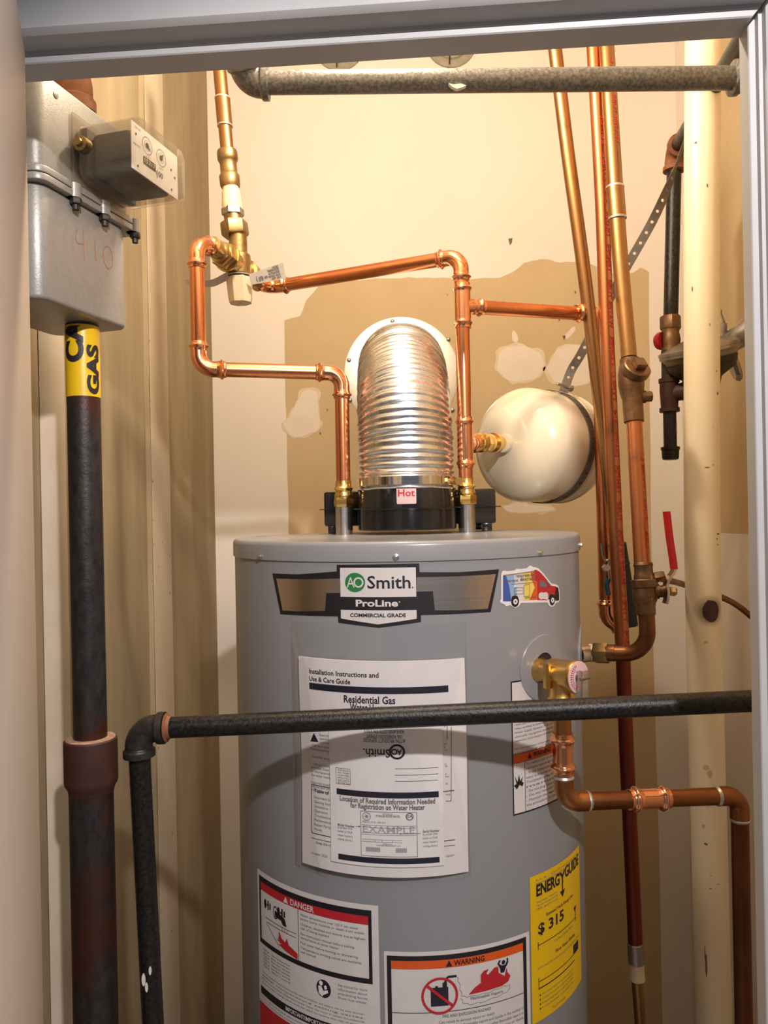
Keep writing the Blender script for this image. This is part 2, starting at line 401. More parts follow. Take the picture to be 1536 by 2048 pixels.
# bare drywall paper and patches of joint compound on the back and right walls
def slab_patch(name, poly, t, m, parent):     # thin raised patch on the back wall
    from mathutils.geometry import tessellate_polygon
    tri = tessellate_polygon([[V((p.x, p.z, 0)) for p in poly]]); n = len(poly)
    vs = [(p.x, YB-t, p.z) for p in poly]+[(p.x, YB+.0002, p.z) for p in poly]
    fs = []
    for a, b, c in tri:
        A, Bq, C = (V(vs[i]) for i in (a, b, c))
        f = (a, b, c) if (Bq-A).cross(C-A).y < 0 else (a, c, b)
        fs.append(f); fs.append(tuple(i+n for i in f[::-1]))
    area = sum(poly[i].x*poly[(i+1) % n].z-poly[(i+1) % n].x*poly[i].z for i in range(n))
    for i in range(n):
        j = (i+1) % n
        fs.append((i, j, j+n, i+n) if area < 0 else (j, i, i+n, j+n))
    me = bpy.data.meshes.new(name); me.from_pydata(vs, [], fs); me.materials.append(m)
    o = bpy.data.objects.new(name, me); COL.objects.link(o); o.parent = parent
    return o
def flat(o):
    for p in o.data.polygons: p.use_smooth = False
def blob(pts, n=3, amp=.004, seed=0):
    out = []
    for i in range(len(pts)):
        a = pts[i]; b = pts[(i+1) % len(pts)]
        for k in range(n):
            p = a.lerp(b, k/n)
            out.append(p+V((amp*noise.noise(p*40+V((seed, 0, 0))), 0, amp*noise.noise(p*40+V((0, seed, 7))))))
    return out
def wall_patch(name, pxs, m, t, n=3, amp=.005, seed=0):
    pts = [P(x, y, YB) for x, y in pxs]
    o = None
    if m is M['mud']:
        c = sum(pts, V())/len(pts)
        big = [c+(p-c)*1.10 for p in pts]
        q = blob(smooth(big+[big[0], big[1]], 3)[:-4], 2, amp*2, seed+20)
        for p in q: p.y = YB-t*.75
        ob = slab_patch('feathered_edge', q, t*.75, M['thin'], None)
        pts = smooth(pts+[pts[0], pts[1]], 4)[:-5]; n = 2
    poly = blob(pts, n, amp, seed)
    for p in poly: p.y = YB-t
    o = slab_patch(name, poly, t, m, wall_back)
    if m is M['mud']: ob.parent = o
    return o
wall_patch('drywall_paper', [(568, 640), (600, 632), (613, 600), (640, 570), (700, 562), (800, 556), (870, 555), (940, 558), (1000, 556), (1032, 540), (1048, 526), (1080, 518), (1120, 524), (1170, 524), (1230, 548), (1266, 546), (1280, 536), (1297, 543), (1299, 800), (1303, 1200), (1316, 1600), (1325, 2040), (1342, 2600), (620, 2600), (598, 1700), (578, 1060), (572, 850)], M['paper'], .0006, 4, .004)
wall_patch('joint_compound', [(570, 845), (590, 815), (600, 790), (618, 778), (634, 790), (637, 830), (634, 860), (610, 872), (588, 872), (574, 862)], M['mud'], .0012, 3, .006, 3)
wall_patch('joint_compound', [(992, 728), (1004, 700), (1030, 692), (1062, 696), (1084, 712), (1086, 735), (1072, 755), (1040, 765), (1008, 755)], M['mud'], .0012, 3, .006, 5)
wall_patch('joint_compound', [(1094, 735), (1108, 706), (1130, 692), (1160, 692), (1186, 705), (1192, 740), (1180, 762), (1150, 772), (1118, 766), (1100, 752)], M['mud'], .0012, 3, .006, 8)
wall_patch('joint_compound', [(1024, 665), (1028, 662), (1036, 676), (1034, 684), (1026, 680)], M['mud'], .0010, 2, .002, 9)
wall_patch('joint_compound', [(1128, 672), (1146, 654), (1150, 660), (1136, 676)], M['mud'], .0010, 2, .002, 2)
wall_patch('joint_compound', [(1010, 1012), (1040, 1006), (1100, 1014), (1104, 1022), (1050, 1026), (1018, 1024)], M['mud'], .0010, 3, .006, 12)
for i, (x, y, s) in enumerate([(1021, 484, 7), (640, 868, 3), (1128, 676, 5), (655, 820, 3), (1118, 640, 3), (1150, 585, 3), (895, 590, 2)]):
    wall_patch('scuff', [(x-s*.6, y-s*.9), (x+s*.5, y-s), (x+s*.4, y+s*.2), (x-s*.1, y+s)], M['strap'], .0014, 2, .002, i)
# right wall: paper above, a compound-covered corner strip
pts = [(XR, 1.80), (XR, .70)]
bm = bmesh.new()
lo = [V((XR-.0006, 1.80-k*.11, H-.062+.006*noise.noise(V((k*3.1, 0, 0))))) for k in range(11)]
poly = lo+[V((XR-.0006, .70, ZC)), V((XR-.0006, 1.80, ZC))]
struct('drywall_paper', extrude_poly(poly, (.0008, 0, 0)), M['paper'], wall_right)
# door frame, turned slightly to the closet
EX = V((1, -.075, 0)).normalized(); EN = V((-.075, -1, 0)).normalized(); UZ = V((0, 0, 1))
FO = V((0, .676, H))
def fr(x, n, z): return FO+EX*x+EN*n+UZ*z
def moulding(name, prof, a, b, horizontal):
    bm = bmesh.new()
    A = [bm.verts.new(fr(a(q), p, q) if horizontal else fr(q, p, a(q))) for p, q in prof]
    C = [bm.verts.new(fr(b(q), p, q) if horizontal else fr(q, p, b(q))) for p, q in prof]
    n = len(prof)
    for i in range(n): bm.faces.new((A[i], A[(i+1) % n], C[(i+1) % n], C[i]))
    bm.faces.new(A[::-1]); bm.faces.new(C)
    return struct(name, bm, M['trim'], ang=25)
ZS = .3965; XJ = .3095
hp = [(0, ZS), (.0265, ZS), (.0275, ZS+.001), (.0275, ZS+.0055), (.0262, ZS+.0062), (.0275, ZS+.007), (.0275, ZS+.0105), (.0465, ZS+.0115), (.0495, ZS+.0135), (.0515, ZS+.0155), (.0515, ZS+.0168), (.0485, ZS+.0175), (.0485, ZS+.10), (0, ZS+.10)]
moulding('trim_1', hp, lambda q: -.45, lambda q: XJ+(q-ZS)*.85, True)
jp = [(0, XJ), (.0175, XJ), (.0185, XJ+.0008), (.0185, XJ+.0055), (.0235, XJ+.0062), (.0235, XJ+.0092), (.029, XJ+.010), (.030, XJ+.0115), (.030, XJ+.09), (0, XJ+.09)]
moulding('trim_2', jp, lambda q: -H, lambda q: ZS+(q-XJ)*1.0, False)
moulding('trim_3', [(0, -.348), (.03, -.348), (.03, -.44), (0, -.44)], lambda q: -H, lambda q: ZS-.0005, False)
fw = bmesh.new()
for x0, x1, z0, z1 in ((XJ+.09, 1.0, -H, ZC-H), (-.75, -.44, -H, ZC-H), (-.44, XJ+.09, ZS+.10, ZC-H)):
    box(fw, FO, (EX, EN, UZ), (x0, 0, z0), (x1, .03, z1))
struct('wall_front', fw, M['paint'])
nh = fr(.187, .0517, ZS+.0185)
ob_ = obj('nail_hole', L(nh, EN, [(-.001, .0022), (.0003, .0020)], 10), M['dark'], SCN.objects['trim_1'])
# door leaf swung out into the hall on the left
dd = V((.375, -1, 0)).normalized(); dn = V((-dd.y, dd.x, 0))
if dn.x > 0: dn = -dn
door = struct('door_1', B((0, 0, .012), (.36, .034, H+.381), .0015, V((-.2865, .630, 0)), (dd, dn, UZ)), M['door'])
# patched round openings high on the back wall
for x, y in ((678, 92), (902, 86)):
    c = P(x, y, YB)
    t = thing('cement_patch', 'grey cement patched round opening high on back wall, %s of the two' % ('left' if x < 800 else 'right'), 'wall patch', c, 'patched round openings')
    obj('cap', L(c+V((0, .001, 0)), (0, -1, 0), [(0, .066), (.006, .065), (.010, .058), (.008, .050), (.006, .046), (.011, .044), (.012, .02), (.012, .002)], 26), M['capc'], t)
    obj('mesh_wire', sweep(bmesh.new(), [c+V((-.006+.0005*k, -.014, -.062+.012*k)) for k in range(9)], .0018, 6), M['dark'], t)

# ================================================================== WATER HEATER
wh = thing('water_heater', 'grey cylindrical tank water heater covered with stickers', 'water heater', (AX, AY, 0))
obj('tank_jacket', L((AX, AY, .03), (0, 0, 1), [(0, .25), (.02, R), (H-.06-.03, R)], 128), M['tank'], wh)
obj('tank_lid', L((AX, AY, H-.0605), (0, 0, 1), [(0, R+.0005), (.0003, R+.0022), (.019, R+.0022), (.0225, R+.0012), (.0245, R-.0015), (.0245, R-.006), (.0235, R-.010), (.0255, R-.05), (.027, .05), (.027, .01)], 128), M['tank'], wh, 40)
for px, py in ((524, 1113), (792, 1114), (1077, 1105), (1156, 1098)):
    s, z = SZ(px, py) if px < 1150 else (.322, -.053)
    p = cyl(s, z, .002); d = V((math.sin(s/R), -math.cos(s/R), 0))
    obj('screw', lathe(L(p, d, [(0, .0042), (.001, .0042), (.0014, .0032)], 12), p+d*.001, d, [(0, .0029), (.0028, .0028), (.0034, .0018)], 6), M['steel'], wh)
for s in (-.32, .39, .47): pass
TOPZ = H-.0335
# draft hood
hc = V((AX+.003, AY, TOPZ))
hood = obj('draft_hood', L(hc, (0, 0, 1), [(.006, .0745), (.008, .0762), (.036, .0762), (.0375, .0765), (.0380, .084), (.0392, .084), (.0396, .0755), (.067, .0745), (.072, .072)], 72), M['hood'], wh)
bx = B((-.132, .045, .012), (.145, .15, .068), .004, hc)
hb = obj('damper_housing', bx, M['hood'], wh)
obj('housing_flange', B((-.139, .041, .0385), (.152, .154, .0398), 0, hc), M['hood'], wh)
for x in (-.118, .130):
    for y in (.05, .135):
        obj('hood_leg', B((x-.008, y-.004, .0), (x+.008, y+.004, .013), .001, hc), M['hood'], wh)
obj('lid_screw', lathe(L(hc+V((-.004, -.086, -.0065)), (0, 0, 1), [(0, .007), (.0012, .007)], 16), hc+V((-.004, -.086, -.005)), (0, 0, 1), [(0, .0042), (.005, .0042), (.0055, .003)], 6), M['steel'], wh)
def hoodmap(x, z, off): 
    t = x/.0747
    return V((hc.x+(.0747+off)*math.sin(t), hc.y-(.0747+off)*math.cos(t), TOPZ+z))
hs = Art().poly([(-.0165, .046), (-.0155, .0445), (.0105, .0445), (.0115, .046), (.0115, .067), (-.0165, .067)]).done('caution_sticker', M['p_pink'], wh, hoodmap, .0018, label='small pink hot warning sticker')
Art().text('Hot', -.0145, .0560, .0095, .0095, .02).done('lettering', M['p_red'], hs, hoodmap, .0022)
# water connections on the lid
NIP = []
for px, py in ((689, 1070), (934, 1066)):
    b = P(px, py, 1.193); b.z = TOPZ-.008; NIP.append(b)
    obj('steel_nipple', L(b, (0, 0, 1), [(0, .0133), (.050, .0133), (.0505, .0122), (.055, .0122)], 28), M['steel'], wh)
# escutcheon discs round the side ports
def onCyl(s, z):
    return cyl(s, z), V((math.sin(s/R), -math.cos(s/R), 0))
for s, z in ((.1845, -.205), (.345, -.2140)):
    a = bmesh.new(); n = 40
    r0, r1 = .0195, .043
    ri = [[a.verts.new(cyl(s+r*math.cos(2*math.pi*k/n), z+r*math.sin(2*math.pi*k/n), o)) for k in range(n)] for r, o in ((r0, .0005), (r0, .0022), (r1-.0008, .0022), (r1, .0014), (r1, 0))]
    for p, q in zip(ri, ri[1:]):
        for k in range(n): a.faces.new((p[k], p[(k+1) % n], q[(k+1) % n], q[k]))
    obj('port_cover', a, M['tank'], wh, 25, label='round plastic cover plate around a side port')
    Art().ring(s, z, .0001, .0198, 28).done('port_gap', M['blk'], wh, cyl, .0004)
sp, sd = onCyl(.345, -.2140)
# ------------------------------------------------ brand label
def Q(pts): return [SZ(x, y) for x, y in pts]
def zoomA(pts): return [(450+x/2.048, 1050+y/2.048) for x, y in pts]
lab = Art().poly(Q(zoomA([(195, 198), (300, 202), (458, 190), (458, 163), (795, 157), (797, 193), (960, 193), (1122, 181), (1088, 356), (802, 369), (803, 397), (630, 421), (465, 400), (463, 374), (228, 365)]))).done('brand_label', M['p_black'], wh, cyl, .0004, label='black and silver brand label with green oval logo')
def sub(a, n, c, off, p=None): return a.done(n, M[c], p or lab, cyl, off)
sub(Art().poly(Q(zoomA([(212, 219), (340, 222), (472, 219), (472, 278), (416, 279), (411, 352), (300, 354), (238, 350)]))), 'silver_panel', 'p_silver', .0008)
sub(Art().poly(Q(zoomA([(784, 214), (960, 210), (1108, 201), (1075, 343), (960, 349), (859, 349), (851, 271), (784, 273)]))), 'silver_panel', 'p_silver', .0008)
zt = SZ(757, 1135.5)[1]; zb = SZ(757, 1194)[1]; s0 = SZ(681, 1165)[0]; s1 = SZ(832, 1165)[0]
sub(Art().rect(s0, s1, zb, zt), 'white_panel', 'p_white', .0008)
z2t = SZ(757, 1220.5)[1]; z2b = SZ(757, 1238)[1]; z2p = SZ(757.6, 1248.7)[1]
sub(Art().poly([(s0, z2t), (s0, z2b), ((s0+s1)/2, z2p), (s1, z2b), (s1, z2t)]), 'white_panel', 'p_white', .0008)
cx, cz = SZ(710.5, 1164.7)
sub(Art().disc(cx, cz, .0128, .0118, 40), 'logo_oval', 'p_green', .0012)
sub(Art().text('A', cx-.0105, cz-.0062, .0126, cx-.0005).ring(cx+.0045, cz, .0044, .0064, 30), 'logo_letters', 'p_white', .0016)
sub(Art().text('Smith', SZ(735, 1165)[0], cz-.0072, .0148, SZ(821, 1165)[0], .012).disc(SZ(825, 1165)[0], cz-.0065, .0008), 'lettering', 'p_navy', .0012)
sub(Art().text('ProLine', SZ(712, 1205)[0], SZ(757, 1212.5)[1], .0076, SZ(796, 1205)[0], .03).ring(SZ(799, 1203)[0], SZ(799, 1203.5)[1], .0004, .0009, 12), 'lettering', 'p_white', .0012)
sub(Art().text('COMMERCIAL GRADE', SZ(701, 1232)[0], SZ(757, 1234)[1], .0042, SZ(812, 1232)[0], .03), 'lettering', 'p_navy', .0012)
# ------------------------------------------------ truck sticker
def zt_(pts): return Q([(990+x/10.97, 1120+y/10.97) for x, y in pts])
tr = Art().poly(zt_([(130, 330), (150, 250), (190, 232), (260, 245), (420, 228), (470, 190), (560, 195), (690, 180), (740, 130), (780, 122), (820, 150), (900, 165), (960, 195), (1060, 300), (1160, 430), (1230, 515), (1330, 535), (1385, 575), (1405, 660), (1410, 760), (1415, 860), (1390, 925), (1320, 945), (1290, 1010), (1230, 1030), (1180, 1005), (1140, 930), (900, 935), (560, 940), (520, 1010), (440, 1052), (380, 1030), (330, 985), (240, 1020), (200, 975), (110, 930), (105, 890), (130, 850)])).done('truck_sticker', M['p_card'], wh, cyl, .0006, label='die cut sticker of a blue yellow and red service truck')
def tsub(n, c, polys, off):
    a = Art()
    for p in polys: a.poly(zt_(p))
    return a.done(n, M[c], tr, cyl, off)
tsub('truck_box', 'p_blue', [[(168, 345), (230, 335), (300, 560), (345, 880), (340, 905), (168, 905)]], .0009)
tsub('truck_box', 'p_lblue', [[(230, 335), (400, 325), (420, 480), (395, 780), (345, 860), (300, 560)], [(395, 600), (470, 590), (470, 780), (400, 780)]], .0009)
tsub('truck_box', 'p_white', [[(400, 325), (600, 300), (640, 500), (620, 880), (520, 880), (470, 790), (470, 590), (420, 480)]], .0009)
tsub('truck_box', 'p_lyel', [[(600, 300), (770, 275), (800, 450), (860, 600), (740, 880), (620, 880), (640, 500)]], .0009)
tsub('truck_box', 'p_orange', [[(770, 275), (850, 250), (870, 470), (915, 500), (915, 870), (740, 880), (860, 600), (800, 450)]], .0009)
tsub('truck_cab', 'p_red', [[(850, 215), (900, 215), (960, 250), (1040, 330), (1130, 440), (1210, 560), (1330, 580), (1370, 620), (1380, 750), (1300, 770), (1250, 730), (1160, 780), (1140, 880), (918, 880), (916, 480), (868, 460)]], .0009)
tsub('truck_window', 'p_grey', [[(965, 445), (1050, 450), (1110, 530), (1115, 590), (1085, 620), (1060, 590), (968, 585)]], .0012)
tsub('truck_windshield', 'p_grey', [[(1080, 420), (1120, 440), (1215, 555), (1180, 560)]], .0012)
tsub('truck_rim', 'p_silver', [[(170, 325), (500, 285), (850, 230), (850, 255), (500, 305), (170, 345)]], .0012)
tsub('truck_bumper', 'p_black', [[(1320, 600), (1370, 600), (1390, 760), (1390, 880), (1310, 890), (1300, 770)]], .0012)
tsub('truck_smoke', 'p_white', [[(945, 740), (990, 705), (1060, 715), (1110, 700), (1150, 740), (1140, 870), (1050, 850), (985, 865), (940, 820)]], .0012)
for x, y in ((430, 910), (1240, 880)):
    a = Art(); b_ = Art()
    q = zt_([(x, y)])[0]; a.disc(q[0], q[1], .0062, .0066); b_.ring(q[0], q[1], .0012, .0035, 20)
    a.poly(zt_([(x-90, y-20), (x-70, y-110), (x-10, y-140), (x+50, y-120), (x+85, y-30)]))
    a.done('truck_wheel', M['p_black'], tr, cyl, .0013); b_.done('wheel_hub', M['p_card'], tr, cyl, .0017)
q = zt_([(440, 385), (895, 300), (195, 490), (490, 470), (540, 460), (860, 420), (415, 690), (570, 690), (640, 850), (880, 850)])
a = Art().text('rexpress.com', q[0][0], (q[0][1]+q[1][1])/2-.001, .0042, q[1][0], .01).text('ORDER ONLINE', q[2][0], q[2][1], .0026, q[3][0], .01).text('888-HOT-BATH', q[4][0], q[4][1], .0034, q[5][0], .02).text('COMMERCIAL', q[6][0], q[6][1], .0014, q[7][0]).text('ORDER ONLINE', q[8][0], q[8][1], .0022, q[9][0])
for p in ([(410, 610), (600, 600)], [(410, 745), (600, 740)], [(620, 545), (740, 535)], [(620, 800), (740, 790)], [(740, 530), (740, 790)], [(620, 545), (620, 800)], [(410, 610), (410, 745)], [(600, 600), (600, 740)], [(340, 530), (910, 480)]):
    a.line(zt_(p), .0005)
a.done('lettering', M['p_grey'], tr, cyl, .0016)
# ------------------------------------------------ danger label (left)
dl0, dl1, dt = -.250, -.0490, -.479
dl = Art().rect(dl0, dl1, -.76, dt).done('danger_label', M['p_white'], wh, cyl, .0004, label='white sticker with red danger band and scald warning')
bx0, bx1, bt, bb = -.244, -.0575, -.4855, -.5755
sub(Art().frame(bx0, bx1, bb, bt, .0042, .0062, .0075).rect(bx0, bx1, -.6445, -.6345).line([(-.1615, -.503), (-.1615, -.570)], .0008), 'black_border', 'p_black', .0008, dl)
sub(Art().rect(bx0+.0042, bx1-.0042, bt-.0180, bt-.0075), 'red_band', 'p_red', .0008, dl)
sub(Art().rect(-.2485, -.0525, -.70, -.6565), 'red_band', 'p_red', .0008, dl)
sub(Art().text('DANGER', -.1745, bt-.0160, .0072, -.1355, .02).poly([(-.1875, bt-.0165), (-.1785, bt-.0165), (-.183, bt-.0085)]).text('IMPORTANT/IMPORTANTE', -.187, -.6420, .0054, -.1165, .02), 'lettering', 'p_white', .0012, dl)
a = Art()
rows(a, ['Water temperature over 125 F can cause'], -.1575, -.0750, -.5105, .0028, .005)
rows(a, ['severe burns instantly or death from scalds.'], -.1575, -.0665, -.5155, .0028, .005)
rows(a, ['Children, disabled and elderly are at highest'], -.1575, -.0655, -.5225, .0028, .005)
rows(a, ['risk of being scalded.'], -.1575, -.1130, -.5275, .0028, .005)
rows(a, ['See instruction manual before setting'], -.1575, -.0800, -.5345, .0028, .005)
rows(a, ['temperature at water heater.'], -.1575, -.1000, -.5395, .0028, .005)
rows(a, ['Feel water before bathing or showering.'], -.1575, -.0750, -.5460, .0028, .005)
rows(a, ['Temperature limiting valves are available,'], -.1575, -.0705, -.5525, .0028, .005)
rows(a, ['see manual.'], -.1575, -.1330, -.5575, .0028, .005)
sub(a, 'lettering', 'p_grey', .0010, dl)
a = Art()
rows(a, ['Water Temp', 'Approx time', '120 F', '130 F', '140 F', '150 F'], -.236, -.221, -.583, .0024, .0044)
rows(a, ['Time to produce serious', 'burns on adult skin', 'More than 5 minutes', 'About 30 seconds', 'Less than 5 seconds', 'About 1 second'], -.216, -.178, -.583, .0024, .0044)
rows(a, ['Time to produce serious burns on the skin of children and elderly can be even shorter.', 'Safest temperature setting varies.', 'Even if set at the lowest temperature, hotter water may occur in certain circumstances.', 'Thermostatic mixing valves must be used to reduce the risk of scalding.'], -.240, -.068, -.6145, .0021, .0047)
rows(a, ['Read this manual and all labels before installation. For a free manual, call 1-800-621-5811', 'Lea la instruccion completa de seguridad. Manuales gratis'], -.246, -.072, -.6495, .0021, .0046)
rows(a, ['See manual for more', 'information about', 'preventing burns', 'from hot water.'], -.103, -.0645, -.585, .0030, .0052)
sub(a, 'lettering', 'p_grey', .0008, dl)
sub(Art().disc(-.1235, -.5935, .0105, .0112, 30), 'manual_symbol', 'p_navy', .0008, dl)
sub(Art().disc(-.127, -.587, .0028, .003, 16).poly([(-.131, -.591), (-.1265, -.5905), (-.1235, -.596), (-.1175, -.5935), (-.1165, -.597), (-.1235, -.601), (-.1255, -.6035), (-.1305, -.600)]).poly([(-.1225, -.5895), (-.1195, -.5880), (-.1180, -.5920), (-.1215, -.5945)]), 'manual_figure', 'p_card', .0012, dl)
# tap and scalded hand pictogram
a = Art()
for x in (-.224, -.194):
    a.disc(x-.004, -.5185, .003, .0062, 16).rect(x, x+.004, -.5200, -.5170).rect(x+.002, x+.0045, -.5245, -.5125).rect(x+.0062, x+.009, -.5225, -.5145)
a.ring(-.2045, -.522, .004, .005, 24, 1.7).poly([(-.206, -.5195), (-.193, -.5215), (-.1855, -.5245), (-.1825, -.5335), (-.1895, -.5335), (-.193, -.5285), (-.206, -.5275)])
a.line([(-.228, -.5365), (-.166, -.5365)], .0006).line([(-.224, -.5415), (-.166, -.5415)], .0006).line([(-.226, -.5425), (-.198, -.5640)], .0006)
sub(a, 'tap_pictogram', 'p_black', .0009, dl)
sub(Art().poly([(-.203, -.5490), (-.1985, -.5540), (-.1975, -.5430), (-.1930, -.5510), (-.1855, -.5540), (-.1825, -.5475), (-.1790, -.5555), (-.1635, -.5610), (-.1635, -.5685), (-.185, -.5650), (-.199, -.5610), (-.192, -.5590), (-.204, -.5555), (-.196, -.5555)]).line([(-.192, -.536), (-.190, -.542)], .0009).line([(-.186, -.536), (-.186, -.542)], .0009).line([(-.181, -.536), (-.182, -.542)], .0009), 'hand_pictogram', 'p_red', .0010, dl)
# ------------------------------------------------ warning label (centre)
wl0, wl1, wt = -.0430, .1485, -.5335
wl = Art().rect(wl0, wl1, -.78, wt).done('fire_label', M['p_white'], wh, cyl, .0004, label='white sticker with orange warning band and fire pictogram')
w0, w1 = -.0395, .1430
sub(Art().frame(w0, w1, -.74, -.5385, .0052, .006, .0060).line([(w0, -.6075), (w1, -.6075)], .0008), 'black_border', 'p_black', .0008, wl)
sub(Art().rect(w0+.0052, w1-.0052, -.5545, -.5445), 'orange_band', 'p_orange', .0008, wl)
a = Art().text('WARNING', .0420, -.5525, .0062, .0815, .02).poly([(.0320, -.5530), (.0400, -.5530), (.0360, -.5455)])
sub(a, 'lettering', 'p_black', .0012, wl)
a = Art().text('FIRE AND EXPLOSION HAZARD', .0270, -.6145, .0034, .0890, .012)
rows(a, ['Can result in serious injury or death'], .0220, .0935, -.6215, .0034, .005)
rows(a, ['Do not store or use gasoline or other flammable vapors and liquids in the vicinity of'], -.020, .1370, -.6275, .0034, .005)
rows(a, ['this or any other appliance. Storage of or use of gasoline or other flammable vapors or'], -.020, .1370, -.6335, .0034, .005)
rows(a, ['liquids in the vicinity of this appliance may result in serious injury or death.'], -.020, .1370, -.6395, .0034, .005)
a.text('Flammable Vapors', .0625, -.5975, .0036, .1060, .012)
sub(a, 'lettering', 'p_grey', .0009, wl)
a = Art().rect(.0130, .0345, -.6000, -.5775).rect(.0275, .0330, -.5775, -.5720).line([(.0305, -.5725), (.0340, -.5655), (.0450, -.5655)], .0028).rect(.0185, .0220, -.5775, -.5755)
sub(a, 'fuel_can', 'p_navy', .0010, wl)
a = Art()
a.disc(.1075, -.5605, .0026, .0028, 16).poly([(.099, -.5605), (.1015, -.5565), (.104, -.5575), (.1015, -.5610), (.105, -.5640), (.110, -.5640), (.1125, -.5600), (.112, -.5565), (.1145, -.5570), (.1145, -.5625), (.1105, -.5680), (.1085, -.5730), (.1035, -.5730), (.1025, -.5670)])
sub(a, 'burning_figure', 'p_navy', .0010, wl)
sub(Art().ring(.0240, -.5875, .0195, .0225, 40).line([(.0085, -.5745), (.0395, -.6005)], .0034), 'prohibition_ring', 'p_red', .0014, wl)
sub(Art().poly([(.0600, -.5905), (.0680, -.5830), (.0760, -.5790), (.0760, -.5690), (.0805, -.5650), (.0870, -.5640), (.0835, -.5690), (.0860, -.5710), (.0950, -.5640), (.1000, -.5640), (.1005, -.5720), (.1090, -.5780), (.1120, -.5680), (.1130, -.5740), (.1175, -.5800), (.1140, -.5860), (.1050, -.5890), (.0850, -.5900)]), 'flame', 'p_red', .0009, wl)
pts = []
base = [(.0455, -.5665), (.0480, -.5740), (.0500, -.5850), (.0520, -.5915), (.0600, -.5930), (.0750, -.5930), (.0900, -.5925), (.1050, -.5905), (.1150, -.5905), (.1170, -.5955), (.1100, -.5990), (.0950, -.6010), (.0750, -.6030), (.0600, -.6025), (.0520, -.5985), (.0490, -.5900)]
for i in range(len(base)):
    (x0, y0), (x1, y1) = base[i-1], base[i]
    if i:
        for k in range(4):
            f = k/4; bl = .0008*math.sin(f*2*math.pi); pts.append((x0+(x1-x0)*f+bl, y0+(y1-y0)*f+bl))
sub(Art().line(pts, .0005), 'vapor_cloud', 'p_grey', .0009, wl)
# ------------------------------------------------ yellow energy label (right)
e0, e1, et, eb = .1510, .2790, -.4665, -.6530
el = Art().rect(e0, e1, eb, et).done('energy_label', M['p_yellow'], wh, cyl, .0008, label='yellow energy cost sticker on the right flank of the tank')
a = Art().text('ENERG', .1620, -.4935, .0140, .2110, .035).text('GUIDE', .2250, -.4905, .0140, .2730, .035).text('Y', .2105, -.4950, .0150, .2260, .03)
a.rect(.2165, .2195, -.5065, -.4950).poly([(.2115, -.5045), (.2245, -.5045), (.2180, -.5135)])
a.text('$ 315', .1640, -.5430, .0130, .2200, .025)
a.rect(.163, .2560, -.5570, -.5560).rect(.163, .164, -.562, -.552).rect(.256, .2575, -.562, -.548).poly([(.250, -.5415), (.2600, -.5415), (.2550, -.5490)])
a.rect(.163, .2500, -.6035, -.6025).rect(.163, .1640, -.6130, -.5980).rect(.163, .2500, -.6125, -.6110).rect(.2465, .2650, -.6035, -.5910)
rows(a, ['Estimated Yearly Energy Cost'], .1800, .2480, -.5245, .0040, .01, .01)
rows(a, ['First Hour Rating'], .1990, .2520, -.5790, .0042, .01, .01)
for i in range(4): a.disc(.1655, -.6205-.0058*i, .0012)
a.done('lettering', M['p_black'], el, cyl, .0012)
a = Art()
rows(a, ['U.S. Government', 'Federal law prohibits removal of this label before consumer purchase.'], .1620, .2700, -.4745, .0022, .0042)
rows(a, ['Water Heater - Natural Gas', 'Tank Size (Storage Capacity)', '40 gallons'], .1620, .2050, -.5025, .0022, .0044)
rows(a, ['Cost Range of Similar Models'], .1950, .2450, -.5640, .0026, .005)
rows(a, ['(How much hot water you get in the first hour of use)'], .1620, .2680, -.5870, .0028, .005)
rows(a, ['Your cost will depend on your utility rates and use.', 'Cost based on a national average cost of natural gas.', 'Estimated yearly energy cost is based on four gallons.', 'For more information, visit the web site below.'], .1690, .2450, -.6215, .0024, .0058)
rows(a, ['ftc.gov/energy'], .1900, .2200, -.6475, .0028, .005)
a.done('lettering', M['p_grey'], el, cyl, .0012)
# ------------------------------------------------ relief valve instruction label
t0, t1, tt_, tb_ = .1265, .2260, -.2150, -.3830
tl = Art().rect(t0, t1, tb_, tt_).done('relief_valve_label', M['p_white'], wh, cyl, .0004, label='white instruction sticker with orange band below the relief valve')
sub(Art().frame(t0, t1, tb_, tt_, .0018).rect(t0, t1, -.3075, -.3069).rect(t0, t1, -.3185, -.3179).rect(.1462, .1469, tb_, -.3180), 'black_border', 'p_navy', .0007, tl)
sub(Art().rect(t0+.0018, t1-.0018, -.318, -.3075), 'orange_band', 'p_orange', .0009, tl)
a = Art()
rows(a, ['For protection against excessive', 'pressure, install relief valve as', 'Hot Water Supply per code', 'the code requirements of area.'], .1310, .1900, -.243, .0026, .0052)
rows(a, ['Install Temperature-Pressure protective device', 'rated, but not less than a combination relief', 'Valve certified as meeting the requirements', 'Water Supply Systems, ANSI Z21.22 and', 'nationally recognized testing laboratory', 'inspection of production of listed equipment.', '', 'For safe operation of the water heater, the', 'removed or plugged.'], .1305, .2200, -.2660, .0026, .0051)
rows(a, ['To reduce risk of excessive', 'serious injury or death:', '- If the temperature and', '  valve is dripping or leaking', '  Troubleshooting section', '  manual.', '- Do not plug valve outlet', '- Do not remove valve', '- Maintain the valve per', '  the procedure in manual'], .1485, .2150, -.3235, .0032, .0058)
sub(a, 'lettering', 'p_grey', .0008, tl)
sub(Art().text('WARNING', .1610, -.3155, .0062, .1960, .02).poly([(.1515, -.3160), (.1580, -.3160), (.1548, -.3090)]), 'lettering', 'p_black', .0013, tl)
sub(Art().poly([(.1285, -.3455), (.1325, -.3440), (.1300, -.3345), (.1345, -.3420), (.1365, -.3330), (.1385, -.3420), (.1430, -.3360), (.1410, -.3430), (.1440, -.3445), (.1420, -.3490), (.1375, -.3460), (.1330, -.3510)]), 'burst_pictogram', 'p_black', .0008, tl)
